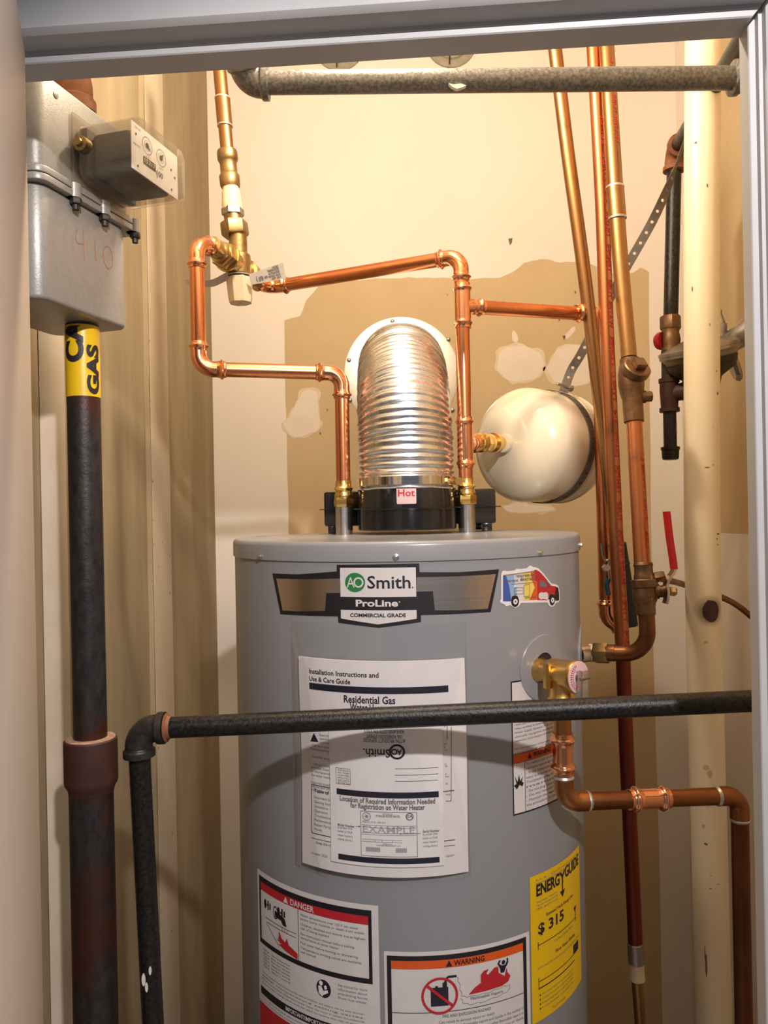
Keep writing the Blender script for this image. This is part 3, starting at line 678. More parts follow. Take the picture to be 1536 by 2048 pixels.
# ================================================================== PAPERS IN THE PLASTIC POUCH
def paper(s, z, off):
    u = (s+.043)/.104
    return cyl(s, z, off+.0045+.0055*max(0, 1-u*u)+.0012*math.sin((z+.3)*24+u))
def sheet(name, s0, s1, z0, z1, t, m, parent, off, fn=paper, ns=26, nz=26, rag=0):
    bm = bmesh.new()
    def g(o):
        return [[bm.verts.new(fn(s0+(s1-s0)*i/ns, z0+(z1-z0)*j/nz+(rag*math.sin(i*.5+j) if j in (0, nz) else 0), o)) for j in range(nz+1)] for i in range(ns+1)]
    A = g(off); Bk = g(off-t)
    for G in (A, Bk):
        for i in range(ns):
            for j in range(nz): bm.faces.new((G[i][j], G[i+1][j], G[i+1][j+1], G[i][j+1]))
    for i in range(ns):
        for j in (0, nz): bm.faces.new((A[i][j], A[i+1][j], Bk[i+1][j], Bk[i][j]))
    for j in range(nz):
        for i in (0, ns): bm.faces.new((A[i][j], A[i][j+1], Bk[i][j+1], Bk[i][j]))
    return obj(name, bm, m, parent, 60)
pm0, pm1, pmt, pmb = -.1480, .0615, -.1795, -.4390
man = tag(sheet('instruction_manual', pm0, pm1, pmb, pmt, .0030, M['p_paper'], None, .0005), 'white installation guide booklet in the plastic pouch, behind the smaller card', 'booklet')
def psub(a, n, c, off, p): return a.done(n, M[c], p, paper, off, .006)
def mS(x, y): return SZ(580+x/4.042, 1280+y/4.042, R+.008)
a = Art()
s_, z_ = mS(155, 290); a.text('Installation Instructions and', s_, mS(600, 296)[1], .0058, mS(720, 290)[0], .018)
a.text('Use & Care Guide', s_, mS(440, 350)[1], .0056, mS(495, 345)[0], .018)
zb1 = mS(640, 425)[1]; a.rect(s_, mS(1280, 360)[0], zb1-.0005, zb1+.0075)
a.text('Residential Gas', mS(443, 500)[0], mS(640, 507)[1], .0086, mS(853, 490)[0], .02)
a.text('Water Heater', mS(492, 560)[0], mS(640, 570)[1], .0086, mS(800, 560)[0], .02)
a.text('Table of Contents', mS(190, 1240)[0], mS(260, 1245)[1], .0044, mS(190, 1240)[0]+.047, .012)
a.line([mS(165, 1170), (.045, mS(165, 1170)[1])], .0009).line([mS(165, 1170), mS(172, 1560)], .0009).line([mS(172, 1560), (.045, mS(172, 1560)[1])], .0009).line([mS(168, 1600), (.045, mS(168, 1600)[1])], .0006)
a.poly([mS(157, 822), mS(190, 752), mS(228, 825)])
a.line([mS(1304, 700), mS(1304, 1305)], .0006).line([mS(1304, 1305), mS(1260, 1305)], .0006).line([mS(1270, 690), mS(1270, 805)], .0006)
psub(a, 'lettering', 'p_navy', .0009, man)
a = Art()
rows(a, ['Important Safety', 'Getting Started', 'Installation', 'Operation', 'Troubleshooting', 'Maintenance', 'Repair Parts', 'Notes'], mS(190, 1280)[0], None, mS(190, 1282)[1], .0032, .0056)
rows(a, ['Read this manual', 'operating this', "user's safety"], mS(238, 775)[0], None, mS(238, 775)[1], .0028, .0044)
rows(a, ['- Call your local plumbing', '  Professional Installation', '', '- Schedule an appointment', '', '- Call our Technical Assistance', '  warranty sheet. Write', '  or maintenance. Before', "  the water heater's rating", '', 'Incorrect installation,', 'injuries and other property', 'and explosion, carefully'], mS(158, 855)[0], None, mS(158, 858)[1], .0030, .00465)
rows(a, ['Keep this manual'], mS(210, 1640)[0], None, mS(210, 1645)[1], .0030, .005, .012)
rows(a, ['October 2020'], mS(170, 1725)[0], None, mS(170, 1728)[1], .0028, .005)
for x, y, t in ((1245, 705, 'd'), (1248, 845, 'er'), (1248, 870, 'e'), (1248, 895, 'ice.'), (1253, 1005, 't,'), (1253, 1025, 'ld-'), (1255, 1088, 'e'), (1255, 1112, 'the'), (1258, 1170, 'di-'), (1258, 1232, 'e-'), (1258, 1258, 'vice'), (1265, 1760, '100309')):
    a.text(t, mS(x, y)[0], mS(x, y)[1], .0024)
psub(a, 'lettering', 'p_grey', .0009, man)
k0, k1 = mS(330, 1200)[0], mS(1236, 1200)[0]
card = tag(sheet('registration_card', k0, k1, mS(800, 1825)[1], mS(800, 640)[1], .0008, M['p_card'], None, .0026), 'smaller white product registration card in front of the booklet in the pouch', 'card')
a = Art()
def up(t, x1, y, h, x0, bold=.0):            # a line of print standing on its head: from right px x1 to left px x0
    sR = mS(x1, y)[0]; sL = mS(x0, y)[0]
    vs, fs = text_raw(t, bold); lo = min(v[0] for v in vs); hi = max(v[0] for v in vs)
    bv = [a.bm.verts.new((sR-(v[0]-lo)*(sR-sL)/(hi-lo), mS((x0+x1)/2, y)[1]-v[1]*h/CAPH, 0)) for v in vs]
    for f in fs:
        try: a.bm.faces.new([bv[i] for i in f])
        except ValueError: pass
up('ATTN: PRODUCT SERVICES', 932, 790, .0042, 602); up('106 ADKISSON STREET', 907, 757, .0042, 625); up('ASHLAND CITY TN 37015', 924, 716, .0042, 608)
up('Smith.', 812, 872, .0095, 600, .015)
ox, oz = mS(867, 893)
a.ring(ox, oz, .0068, .0092, 36)
up('A', 905, 873, .0070, 868, .02); a.ring(mS(846, 893)[0], oz, .0022, .0036, 24)
a.rect(mS(384, 1240)[0], mS(1200, 1240)[0], mS(800, 1270)[1], mS(800, 1222)[1]).rect(mS(402, 1780)[0], mS(1208, 1780)[0], mS(800, 1797)[1], mS(800, 1752)[1])
for y in (1030, 1082, 1132): a.line([mS(850, y), (mS(1195, y)[0], mS(850, y)[1])], .0005)
psub(a, 'lettering', 'p_navy', .0030, card)
a = Art()
a.text('Location of Required Information Needed', mS(410, 1310)[0], mS(790, 1318)[1], .0060, mS(1172, 1300)[0], .028)
a.text('for Registration on Water Heater', mS(495, 1355)[0], mS(790, 1364)[1], .0060, mS(1090, 1350)[0], .028)
fx0, fx1, fz0, fz1 = mS(578, 1500)[0], mS(1028, 1500)[0], mS(800, 1742)[1], mS(800, 1382)[1]
a.frame(fx0, fx1, fz0, fz1, .0006)
fx = lambda u: fx0+(fx1-fx0)*u
fz = lambda v: fz1+(fz0-fz1)*v
a.text('AUTOMATIC', fx(.40), fz(.07), .0022, fx(.58)).text('STORAGE WATER HEATER', fx(.28), fz(.12), .0026, fx(.70), .01)
a.text('ANSI Z21.10.1A - CSA 4.1A', fx(.03), fz(.26), .0022, fx(.45))
b_ = Art().text('EXAMPLE', fx(.04), fz(.475), .0078, fx(.96), .01)
psub(b_, 'lettering', 'p_lgrey', .0029, card)
for v in (.31, .36, .48, .52, .63, .68): a.line([(fx(.02), fz(v)), (fx(.98 if v < .6 else .74), fz(v))], .0004)
for u in (.36, .48, .66): a.line([(fx(u), fz(.31)), (fx(u), fz(.36))], .0004); a.line([(fx(u-.1), fz(.63)), (fx(u-.1), fz(.68))], .0004)
a.text('MADE IN USA', fx(.40), fz(.735), .0018, fx(.56)).text('WATER PRODUCTS CO', fx(.28), fz(.77), .0020, fx(.70))
for i in range(22): a.rect(fx(.09+.012*i), fx(.09+.012*i+(.004, .008, .006)[i % 3]), fz(.90), fz(.80))
for i in range(16): a.rect(fx(.62+.012*i), fx(.62+.012*i+(.008, .004, .006)[i % 3]), fz(.90), fz(.80))
a.ring(fx(.11), fz(.12), .0044, .0050, 24).ring(fx(.11), fz(.12), .0012, .0016, 12)
for k in range(6): a.line([(fx(.11), fz(.12)), (fx(.11)+.0034*math.cos(k*1.05), fz(.12)+.0034*math.sin(k*1.05))], .0004)
a.ring(fx(.87), fz(.10), .0034, .0046, 24).text('SA', fx(.825), fz(.125), .0034, fx(.925), .02)
a.text('Model Number', mS(393, 1490)[0], mS(393, 1493)[1], .0030, mS(530, 1490)[0], .02).line([mS(540, 1497), mS(575, 1497)], .0006).poly([mS(562, 1490), mS(578, 1498), mS(562, 1506)])
a.text('Serial Number', mS(1072, 1548)[0], mS(1072, 1551)[1], .0030, mS(1207, 1548)[0], .02).line([mS(890, 1557), mS(1055, 1557)], .0006).poly([mS(900, 1550), mS(884, 1557), mS(900, 1565)])
for x, y in ((393, 1508), (1072, 1570)): rows(a, ['(Locate this', 'number on YOUR', "water heater's", 'rating plate.)'], mS(x, y)[0], mS(x+118, y)[0], mS(x, y+3)[1], .0026, .0047)
a.frame(mS(378, 1100)[0], mS(496, 1100)[0], mS(437, 1160)[1], mS(437, 1030)[1], .0005)
for i, t in enumerate(('PLACE', 'STAMP HERE', 'The Post', 'Office will not', 'deliver mail', 'without')): up(t, 485, 1143-20*i, .0022, 392)
psub(a, 'lettering', 'p_grey', .0030, card)
def bagmap(s, z, off):
    u = (s+.0493)/.1155
    return cyl(s, z, .0008+.0125*max(0, 1-u*u)**.6*min(1, max(.12, (-z-.135)/.05))+.0006*math.sin(z*60+s*30)*max(0, 1-u*u))
bm = bmesh.new(); ns, nz = 40, 44
G = [[bm.verts.new(bagmap(-.164+.2295*i/ns, -.4480+.312*j/nz+(.0016*math.sin(i*.35) if j == 0 else 0), 0)) for j in range(nz+1)] for i in range(ns+1)]
for i in range(ns):
    for j in range(nz): bm.faces.new((G[i][j], G[i+1][j], G[i+1][j+1], G[i][j+1]))
pouch = thing('document_pouch', 'clear plastic document sleeve hanging on the front of the water heater', 'plastic sleeve', cyl(-.05, -.138))
obj('plastic_front', bm, M['bag'], pouch, 80)
a = Art().rect(-.164, -.1615, -.448, -.136).rect(.0630, .0655, -.448, -.136).rect(-.164, .0655, -.4490, -.4470)
a.done('welded_seam', M['bag'], pouch, lambda s, z, o: cyl(s, z, .0016), 0)

# ================================================================== PIPE BUILDERS
def straight(parent, a, b, r, m, name='pipe', seg=24):
    return obj(name, L(a, b-a, [(0, r), ((b-a).length, r)], seg), m, parent)
def fit_path(c, a, b, rho, leg):
    ang = a.angle(b); t = rho/math.tan(ang/2)
    pts, ln = resample(fillet([c+a*(t+leg), c, c+b*(t+leg)], rho, 14), .0011)
    return pts, ln, t+leg
def elbow(parent, c, a, b, r, m, style, rho=.022, leg=.019, name='elbow'):
    a = (V(a)-c).normalized(); b = (V(b)-c).normalized()
    pts, ln, tl = fit_path(c, a, b, rho, leg)
    n = len(pts); rs = []
    for i in range(n):
        s = ln*i/(n-1); e = min(s, ln-s)
        if style == 'press':
            q = r*1.09+(.0030*math.exp(-((e-.0068)/.0021)**2))+(.0004 if e < .0125 else 0)
        elif style == 'iron':
            q = r*1.28+(r*.22 if e < .0085 else r*.22*math.exp(-((e-.0085)/.0012)**2))
        else:
            q = r*1.10
        if e < .0006: q = r*1.02
        rs.append(q)
    o = obj(name, sweep(bmesh.new(), pts, rs, 24), m, parent, 50)
    if style == 'solder':
        for p, d in ((c+a*tl, a), (c+b*tl, b)):
            obj('solder_joint', L(p-d*.0014, d, [(0, r*1.12), (.0012, r*1.17), (.0030, r*1.10), (.0042, r*1.01)], 22), M['solder'], o)
    return tl
def run(parent, pts, r, m, mf, style='press', rho=.022, leg=.019, styles=None, ms=None, mseg=None):
    pts = [V(p) for p in pts]; ends = [0]*len(pts)
    for i in range(1, len(pts)-1):
        ends[i] = elbow(parent, pts[i], pts[i-1], pts[i+1], r, (ms or {}).get(i, mf), (styles or {}).get(i, style), rho, leg)
    for i in range(len(pts)-1):
        d = (pts[i+1]-pts[i]).normalized()
        a = pts[i]+d*max(0, ends[i]-.010 if i else 0); b = pts[i+1]-d*max(0, ends[i+1]-.010 if i+1 < len(pts)-1 else 0)
        if (b-a).length > .004: straight(parent, a, b, r, (mseg or {}).get(i, m))
def press_coupling(parent, a, b, r, m, name='coupling'):
    d = b-a; ln = d.length
    n = 40; prof = []
    for i in range(n+1):
        s = ln*i/n; e = min(s, ln-s)
        prof.append((s, r*1.09+.0030*math.exp(-((e-.0085)/.0026)**2)+(.0005 if e < .015 else 0)))
    return obj(name, L(a, d, [(0, r*1.01)]+prof+[(ln, r*1.01)], 26), m, parent, 50)
RC = .0111
# ---------------------------------------------------------------- hot-side copper loop, heater to mixing valve
n0 = NIP[0]; ztop = n0.z+.055
def brass_adapter(parent, base, up_to):
    z = (up_to-base.z)
    obj('brass_adapter', lathe(hexn(bmesh.new(), base, UZ, 0, .0135, .0158, 6, .3), base, UZ, [(.0135, .0142), (.016, .0148), (.0185, .0142), (.0225, .0128), (.026, .0132), (.0285, .0150), (.031, .0132), (.036, .0124), (z, .0122), (z, RC)], 26), M['goldbr'], parent)
lh = thing('copper_pipe', 'shiny new copper pipe rising left of the duct to the mixing valve', 'pipe', n0+V((0, 0, .055)), 'new copper pipe runs')
A0 = V((n0.x, n0.y, ztop))
brass_adapter(lh, A0-V((0, 0, .004)), A0.z+.036)
c1 = P(681, 746, 1.193); c1.x = n0.x; c2 = P(398, 738, 1.155); c3 = P(402, 489, 1.155); c3.x = c2.x; c3.y = c2.y
ve = P(436, 500, 1.205)
run(lh, [A0+V((0, 0, .028)), c1, c2, c3, P(426, 493, 1.192)], RC, M['copper'], M['copfit'])
# ---------------------------------------------------------------- mixing valve
vc = P(477, 533, 1.262)
near = (P(426, 493, 1.192)); qd = (vc-near).normalized()
mv = thing('mixing_valve', 'brass thermostatic mixing valve with faceted beige knob', 'valve', vc)
obj('valve_body', L(vc+V((0, 0, -.016)), UZ, [(0, .0165), (.003, .020), (.020, .021), (.034, .0195), (.038, .0150), (.068, .0146), (.070, .0130)], 26), M['bronze'], mv)
bm = bmesh.new(); ld = (vc-near).length
lathe(bm, near-qd*.004, qd, [(0, .0125), (.001, .0150), (.012, .0150), (.013, .0135), (.020, .0138), (.0205, .0165), (.024, .0170), (.027, .0150), (.029, .0150)], 24)
hexn(bm, near, qd, .024, .040, .0215, 6, .4)
lathe(bm, near, qd, [(.040, .0225), (.0435, .0225), (.0435, .0180), (ld, .0165)], 24)
obj('inlet_union', bm, M['brass'], mv)
far = vc+qd*.066
bm = bmesh.new()
lathe(bm, vc, qd, [(0, .015), (.022, .0165), (.024, .0215), (.029, .0215)], 24); hexn(bm, vc, qd, .029, .043, .0205, 6, .4)
lathe(bm, vc, qd, [(.043, .015), (.052, .0150), (.053, .0135), (.066, .0130)], 24)
obj('outlet_union', bm, M['brass'], mv)
kb = vc+V((.001, -.001, -.0175))
obj('knob_collar', L(kb+V((0, 0, -.002)), UZ, [(0, .0165), (.004, .0165)], 24), M['blk'], mv)
obj('knob', L(kb+V((0, 0, -.002)), (.03, 0, -1), [(0, .0205), (.002, .0222), (.036, .0195), (.041, .0185)], 8, .35), M['cap'], mv, 20, label='faceted beige plastic knob')
obj('knob_screw', L(kb+V((.0013, 0, -.0425)), (0, 0, -1), [(0, .0032), (.0008, .0028)], 10), M['dull'], mv)
# paper tag threaded round the knob neck
def ribbon(pts, w, wd, th=.0003):
    bm = bmesh.new(); ps = smooth(pts, 8); n = len(ps); rows_ = []
    for i, p in enumerate(ps):
        f = i/(n-1); ww = w[0]+(w[1]-w[0])*f; dv = V(wd[0]).lerp(V(wd[1]), f).normalized()
        rows_.append((bm.verts.new(p+dv*ww/2), bm.verts.new(p-dv*ww/2)))
    for a, b in zip(rows_, rows_[1:]): bm.faces.new((a[0], a[1], b[1], b[0]))
    return bm
tg = thing('paper_tag', 'paper instruction tag looped around the mixing valve knob', 'tag', kb)
bm = ribbon([P(370, 563, 1.235), P(400, 567, 1.24), P(425, 566, 1.245), P(445, 557, 1.245), P(456, 551, 1.243)], (.009, .016), ((0, -.6, 1), (0, -.9, .55)))
o = obj('tag_tail', bm, M['tagp'], tg, 80); flat(o); o.modifiers.new('s', 'SOLIDIFY').thickness = .0004
bm = ribbon([P(500, 559, 1.2415), P(569, 541, 1.253)], (.017, .025), ((-.12, -.35, 1), (-.12, -.35, 1)))
o = obj('tag_tail', bm, M['tagp'], tg, 80); flat(o); o.modifiers.new('s', 'SOLIDIFY').thickness = .0004
obj('tag_ring', L(kb+V((0, 0, .0)), UZ, [(0, .0222), (.0005, .0225), (.0010, .0222)], 24), M['tagp'], tg)
tA, tB = P(500, 559, 1.2415), P(569, 541, 1.253)
tx_ = (tB-tA).normalized(); ty_ = V((-.12, -.35, 1)).normalized(); ty_ = (ty_-tx_*ty_.dot(tx_)).normalized(); tn_ = tx_.cross(ty_)
if tn_.y > 0: tn_ = -tn_
a = Art()
for t, x, y, h, x1 in (('(', .001, -.004, .006, .003), ('LF70', .005, -.006, .0062, .0125), ('1070', .0145, -.0045, .0036, .020), ('TEMPERATURE', .0215, .0040, .0030, .041), ('ACTUATED', .0215, -.0005, .0030, .041), ('MIXING VALVE', .0215, -.0048, .0028, .041), ('HOT 120 F', .0255, -.0090, .0030, .041), ('ASSE', .030, .0080, .0026, .041)): a.text(t, x, y, h, x1, .045)
a.done('lettering', M['p_grey'], tg, lambda x, y, o: tA+tx_*(x+.009)+ty_*y+tn_*.0009, 0, 0)
# ---------------------------------------------------------------- mixed-water drop pipe above the valve
dp = thing('copper_pipe', 'aged copper drop pipe with push-fit coupling above the mixing valve', 'pipe', P(432, 80, 1.27), 'aged copper pipes')
q0, q1, q2 = P(430, 40, 1.27), P(456, 318, 1.265), P(473, 498, 1.262)
dv = (q2-q1).normalized(); ud = -(q1-q0).normalized()
straight(dp, q0, q1, RC*.98, M['oldcop'])
ca, cb = P(445, 197, 1.267), P(450, 252, 1.266)
cpl = obj('coupling', L(ca, cb-ca, [(0, RC*1.0), (.0005, RC*1.13), ((cb-ca).length, RC*1.13)], 24), M['oldcop'], dp)
for p in (ca, cb): obj('solder_joint', L(p-UZ*.002, UZ, [(0, RC*1.03), (.001, RC*1.17), (.003, RC*1.17), (.0045, RC*1.03)], 22), M['solder'], cpl)
pa, pb_ = P(454, 301, 1.265), P(461, 376, 1.264); ln = (pb_-pa).length
obj('push_fit_coupling', L(pa, pb_-pa, [(0, .0125), (.001, .0158), (.004, .0168), (.015, .0168), (.019, .0150), (.021, .0138), (ln*.62, .0138), (ln*.65, .0150), (ln*.70, .0168), (ln*.92, .0165), (ln-.001, .0150), (ln, .012)], 28), M['bronze'], dp)
wa, wb = P(461, 374, 1.264), P(465, 420, 1.263); ln = (wb-wa).length
obj('plastic_adapter', L(wa, wb-wa, [(0, .0132), (.006, .0135), (.010, .0152), (ln*.55, .0156), (ln*.7, .0168), (ln, .0165)], 26), M['cpvc'], dp, label='cream plastic adapter')
ga, gb = P(465, 417, 1.263), P(466, 432, 1.263)
obj('hose_nut', hexn(bmesh.new(), ga, gb-ga, 0, (gb-ga).length, .0185, 6, .2), M['dull'], dp)
ba, bb2 = P(466, 431, 1.263), P(471, 472, 1.262); ln = (bb2-ba).length
bm = lathe(bmesh.new(), ba, bb2-ba, [(0, .0150), (ln*.3, .0150), (ln*.32, .016)], 24); hexn(bm, ba, bb2-ba, ln*.32, ln, .0225, 6, .25)
obj('union_nut', bm, M['bronze'], dp)
# ---------------------------------------------------------------- cold-side copper, valve to riser with two tees
n1 = NIP[1]
rh = thing('copper_pipe', 'shiny new copper pipe from mixing valve over to tee and riser right of duct', 'pipe', n1+V((0, 0, .055)), 'new copper pipe runs')
A1 = V((n1.x, n1.y, n1.z+.055))
brass_adapter(rh, A1-V((0, 0, .004)), A1.z+.036)
k1 = P(926, 512, 1.193); k1.x = n1.x-.0015
k2 = far+qd*.035; k2.z = far.z
top_dir = (k1-k2).normalized()
run(rh, [A1+V((0, 0, .028)), k1, k2, far+qd*.004], RC, M['copper'], M['copfit'], rho=.022, leg=.018)
def tee(parent, c, ax, half, bd, blen, r, m):
    bm = bmesh.new(); prof = []
    n = 44
    for i in range(n+1):
        s = 2*half*i/n; e = min(s, 2*half-s)
        prof.append((s, r*1.13+.0026*math.exp(-((e-.0075)/.0022)**2)))
    lathe(bm, c-ax*half, ax, [(0, r*1.01)]+prof+[(2*half, r*1.01)], 24)
    pr = [(0, r*1.0), (r*1.2, r*1.16), (r*1.6, r*1.02)]
    n = 16
    for i in range(n+1):
        s = r*1.7+(blen-r*1.7)*i/n; e = blen-s; pr.append((s, r*1.08+.0028*math.exp(-((e-.0075)/.0022)**2)))
    lathe(bm, c, bd, pr+[(blen, r*1.01)], 24)
    return obj('tee', bm, m, parent, 50)
t1c = V((n1.x, n1.y, P(929, 612, 1.193).z))
be = P(1192, 629, 1.278); bdir = (be-t1c).normalized()
tee(rh, t1c, UZ, .0345, bdir, .036, RC, M['copfit'])
straight(rh, t1c+bdir*.026, be-bdir*.02, RC, M['copper'])
pc = P(1150, 625.5, 1.263); press_coupling(rh, pc, pc+bdir*.036, RC, M['copfit'], 'coupling')
t2c = V((n1.x, n1.y, P(931, 885, 1.193).z))
pdir = (P(1008, 886, 1.323)-t2c); pdir.z = 0; pdir = pdir.normalized()
tee(rh, t2c, UZ, .0395, pdir, .038, RC, M['copfit'])
# ---------------------------------------------------------------- expansion tank
xd = V((.743, .669, -.02)).normalized(); xc = P(1048, 890, 1.36); XRr = .1005; XH = .57
apex = xc-xd*XRr*XH
pdir = (apex-t2c).normalized(); plen = (apex-t2c).length
port = t2c+pdir*.036
ex = thing('expansion_tank', 'cream round thermal expansion tank lying behind the right copper riser', 'tank', port)
bm = bmesh.new()
lathe(bm, port, pdir, [(0, .0128), (.004, .0148), (.009, .0130), (.015, .0135), (.0195, .0160), (.024, .0135)], 24); hexn(bm, port, pdir, .024, .046, .0158, 8, .2); lathe(bm, port, pdir, [(.046, .0148), (.053, .0155), (.055, .0122), (.068, .0120), (.068, .0165), (.080, .0165), (.082, .0125), (plen-.036, .012)], 24)
obj('brass_adapter', bm, M['goldbr'], ex)
prof = []
for k in range(0, 17):
    t = math.radians(3+87*k/16); prof.append((-XRr*XH*math.cos(t), XRr*math.sin(t)))
prof += [(.012, XRr), (.074, XRr), (.0745, XRr+.0014), (.0775, XRr+.0014), (.078, XRr), (.10, XRr), (.1005, XRr+.0014), (.1035, XRr+.0014), (.104, XRr)]
for k in range(1, 12):
    t = math.radians(90*k/11.5); prof.append((.104+XRr*XH*math.sin(t), XRr*math.cos(t)))
obj('tank_shell', L(xc, xd, prof, 80), M['tankw'], ex)
obj('tank_port', L(apex+xd*.012, -pdir, [(0, .0175), (.022, .0165), (.026, .0150)], 22), M['tankw'], ex)
# ---------------------------------------------------------------- perforated hanger strap
def strap_mesh(ps, wds, w, pitch=.0200, hr=.0029, hw=None):
    # resample the path into cells, each with a round hole
    ln = [0]
    for a, b in zip(ps, ps[1:]): ln.append(ln[-1]+(b-a).length)
    def at(s):
        s = max(0, min(s, ln[-1])); j = 0
        while j < len(ps)-2 and ln[j+1] < s: j += 1
        f = (s-ln[j])/max(ln[j+1]-ln[j], 1e-9)
        return ps[j].lerp(ps[j+1], f), wds[j].lerp(wds[j+1], f).normalized()
    n = max(1, int(ln[-1]/pitch)); pt = ln[-1]/n
    bm = bmesh.new()
    for i in range(n):
        s0 = i*pt; c = s0+pt/2
        outer = []; inner = []
        for k in range(12):
            a = 2*math.pi*k/12+math.pi/12; ca, sa = math.cos(a), math.sin(a)
            sc = 1/max(abs(ca), abs(sa))
            outer.append((c+ca*sc*pt/2, sa*sc*w/2*(1 if 1 else 1))); inner.append((c+ca*hr, sa*hr))
        # snap corners
        for k in (1, 4, 7, 10):
            pass
        cor = {1: (1, 1), 4: (-1, 1), 7: (-1, -1), 10: (1, -1)}
        for k, (x, y) in cor.items(): outer[k] = (c+x*pt/2, y*w/2)
        def mp(q):
            p, d = at(q[0]); return bm.verts.new(p+d*q[1])
        O = [mp(q) for q in outer]; I = [mp(q) for q in inner]
        for k in range(12): bm.faces.new((O[k], O[(k+1) % 12], I[(k+1) % 12], I[k]))
    bmesh.ops.remove_doubles(bm, verts=bm.verts, dist=.0002)
    return bm
hs_ = thing('hanger_strap', 'perforated grey steel strap holding up the cream expansion tank', 'strap', P(1130, 775, 1.30))
_, ux, uy = frame(xd)
ang0 = None
bp = P(1131, 773, 1.30)
sc_ = xc+xd*.058
ringp = []; 
def ringpt(a): return sc_+(ux*math.cos(a)+uy*math.sin(a))*(XRr+.0022)
best = max(range(360), key=lambda k: ringpt(math.radians(k)).z)
bp = P(1131, 775, 1.38)
best = min(range(360), key=lambda k: (lambda q: (q.x/q.y-bp.x/bp.y)**2+((q.z-H)/q.y-(bp.z-H)/bp.y)**2)(ringpt(math.radians(k))))
tp = ringpt(math.radians(best))
rp = [ringpt(math.radians(best+k*5)) for k in range(73)]
o = obj('strap_loop', strap_mesh(rp, [xd]*73, .0170), M['strap'], hs_, 40); flat(o); o.modifiers.new('s', 'SOLIDIFY').thickness = .0012
tail = smooth([tp+V((.0, 0, .002)), P(1142, 742, 1.38), P(1160, 712, 1.375), P(1182, 670, 1.37), P(1240, 558, 1.36), P(1303, 446, 1.35), P(1335, 376, 1.345), P(1350, 335, 1.34), P(1372, 272, 1.33)], 10)
vd = V((.25, 1, .2)).normalized()
wds = []
for i, p in enumerate(tail):
    d = (tail[min(i+1, len(tail)-1)]-tail[max(i-1, 0)]).normalized()
    w_ = d.cross(vd).normalized(); f = i/(len(tail)-1)
    tw = max(0, (f-.62)/.25); tw = min(1, tw)*1.25
    e = d.cross(w_).normalized()
    wds.append(w_*math.cos(tw)+e*math.sin(tw))
o = obj('strap_tail', strap_mesh(tail, wds, .0160), M['strap'], hs_, 40); flat(o); o.modifiers.new('s', 'SOLIDIFY').thickness = .0012
obj('bolt', lathe(hexn(bmesh.new(), tp+V((.010, -.010, .006)), (-.85, -.2, .25), -.004, .003, .0055), tp+V((.010, -.010, .006)), (-.85, -.2, .25), [(0, .003), (.026, .003), (.027, .002)], 12), M['dull'], hs_)
# ---------------------------------------------------------------- flue duct and wall collar
fc = P(803, 749, YB)
wc = thing('wall_collar', 'round galvanised wall collar where the vent duct enters the back wall', 'duct collar', fc)
obj('collar_plate', L(fc+V((0, .0005, 0)), (0, -1, 0), [(0, .1485), (.0008, .1495), (.0022, .1490), (.003, .1450), (.0032, .080), (.0032, .07)], 72), M['galv'], wc)
for px, py in ((785, 642), (897, 678), (698, 720), (700, 800), (905, 820), (800, 855)):
    p = P(px, py, YB-.004); obj('screw', L(p+V((0, .002, 0)), (0, -1, 0), [(0, .0058), (.002, .0054), (.0035, .003)], 12), M['dull'], wc)
dk = thing('vent_duct', 'crinkled flexible aluminium vent duct rising from the draft hood', 'duct', hc+V((0, 0, .06)))
ctr = smooth([V((hc.x, hc.y, TOPZ+.066)), V((hc.x, hc.y+.002, TOPZ+.13)), V((hc.x-.001, hc.y+.022, TOPZ+.20)), V((hc.x-.001, hc.y+.085, TOPZ+.262)), V((hc.x, hc.y+.20, TOPZ+.300)), V((hc.x+.004, hc.y+.42, TOPZ+.335)), V((fc.x, YB-.01, fc.z-.01))], 14)
pts, ln = resample(ctr, .0016)
rs = []
for i in range(len(pts)):
    s = ln*i/(len(pts)-1)
    rs.append(.0722+.0013*math.sin(s*2*math.pi/.0085)+.0009*noise.noise(V((s*60, 0, 0)))+.0018*math.exp(-((s-.0)/.004)**2)+.0012*(1 if (s % .0255) < .0022 else 0))
bm = bmesh.new()
n = len(pts); prev = None; rings = []; seg = 56
for i, p in enumerate(pts):
    d = (pts[min(i+1, n-1)]-pts[max(i-1, 0)]).normalized()
    if prev is None: _, x, y = frame(d); x = V((1, 0, 0)); y = d.cross(x)
    else: x = (prev-d*prev.dot(d)).normalized(); y = d.cross(x)
    prev = x
    rings.append([bm.verts.new(p+(x*math.cos(2*math.pi*k/seg)+y*math.sin(2*math.pi*k/seg))*(rs[i]+.0004*noise.noise(V((i*.5, k*.35, 3))))+d*(.0008*noise.noise(V((i*.11, 3*math.cos(2*math.pi*k/seg), 3*math.sin(2*math.pi*k/seg)))))) for k in range(seg)])
for a, b in zip(rings, rings[1:]):
    for k in range(seg): bm.faces.new((a[k], a[(k+1) % seg], b[(k+1) % seg], b[k]))
obj('duct_skin', bm, M['alu'], dk, 75)
cb0 = V((hc.x, hc.y, TOPZ+.0735))
obj('hose_clamp', L(cb0+V((0, 0, 0)), (0, .0, 1), [(0, .0735), (.0002, .0752), (.0118, .0752), (.012, .0735)], 72), M['chrome'], dk)
p = cb0+V((.071, -.030, .004))
obj('clamp_screw', lathe(L(p, (.35, -1, 0), [(-.016, .0045), (.012, .0045)], 10), p, (.35, -1, 0), [(.010, .0062), (.017, .0062)], 6), M['brass'], dk)
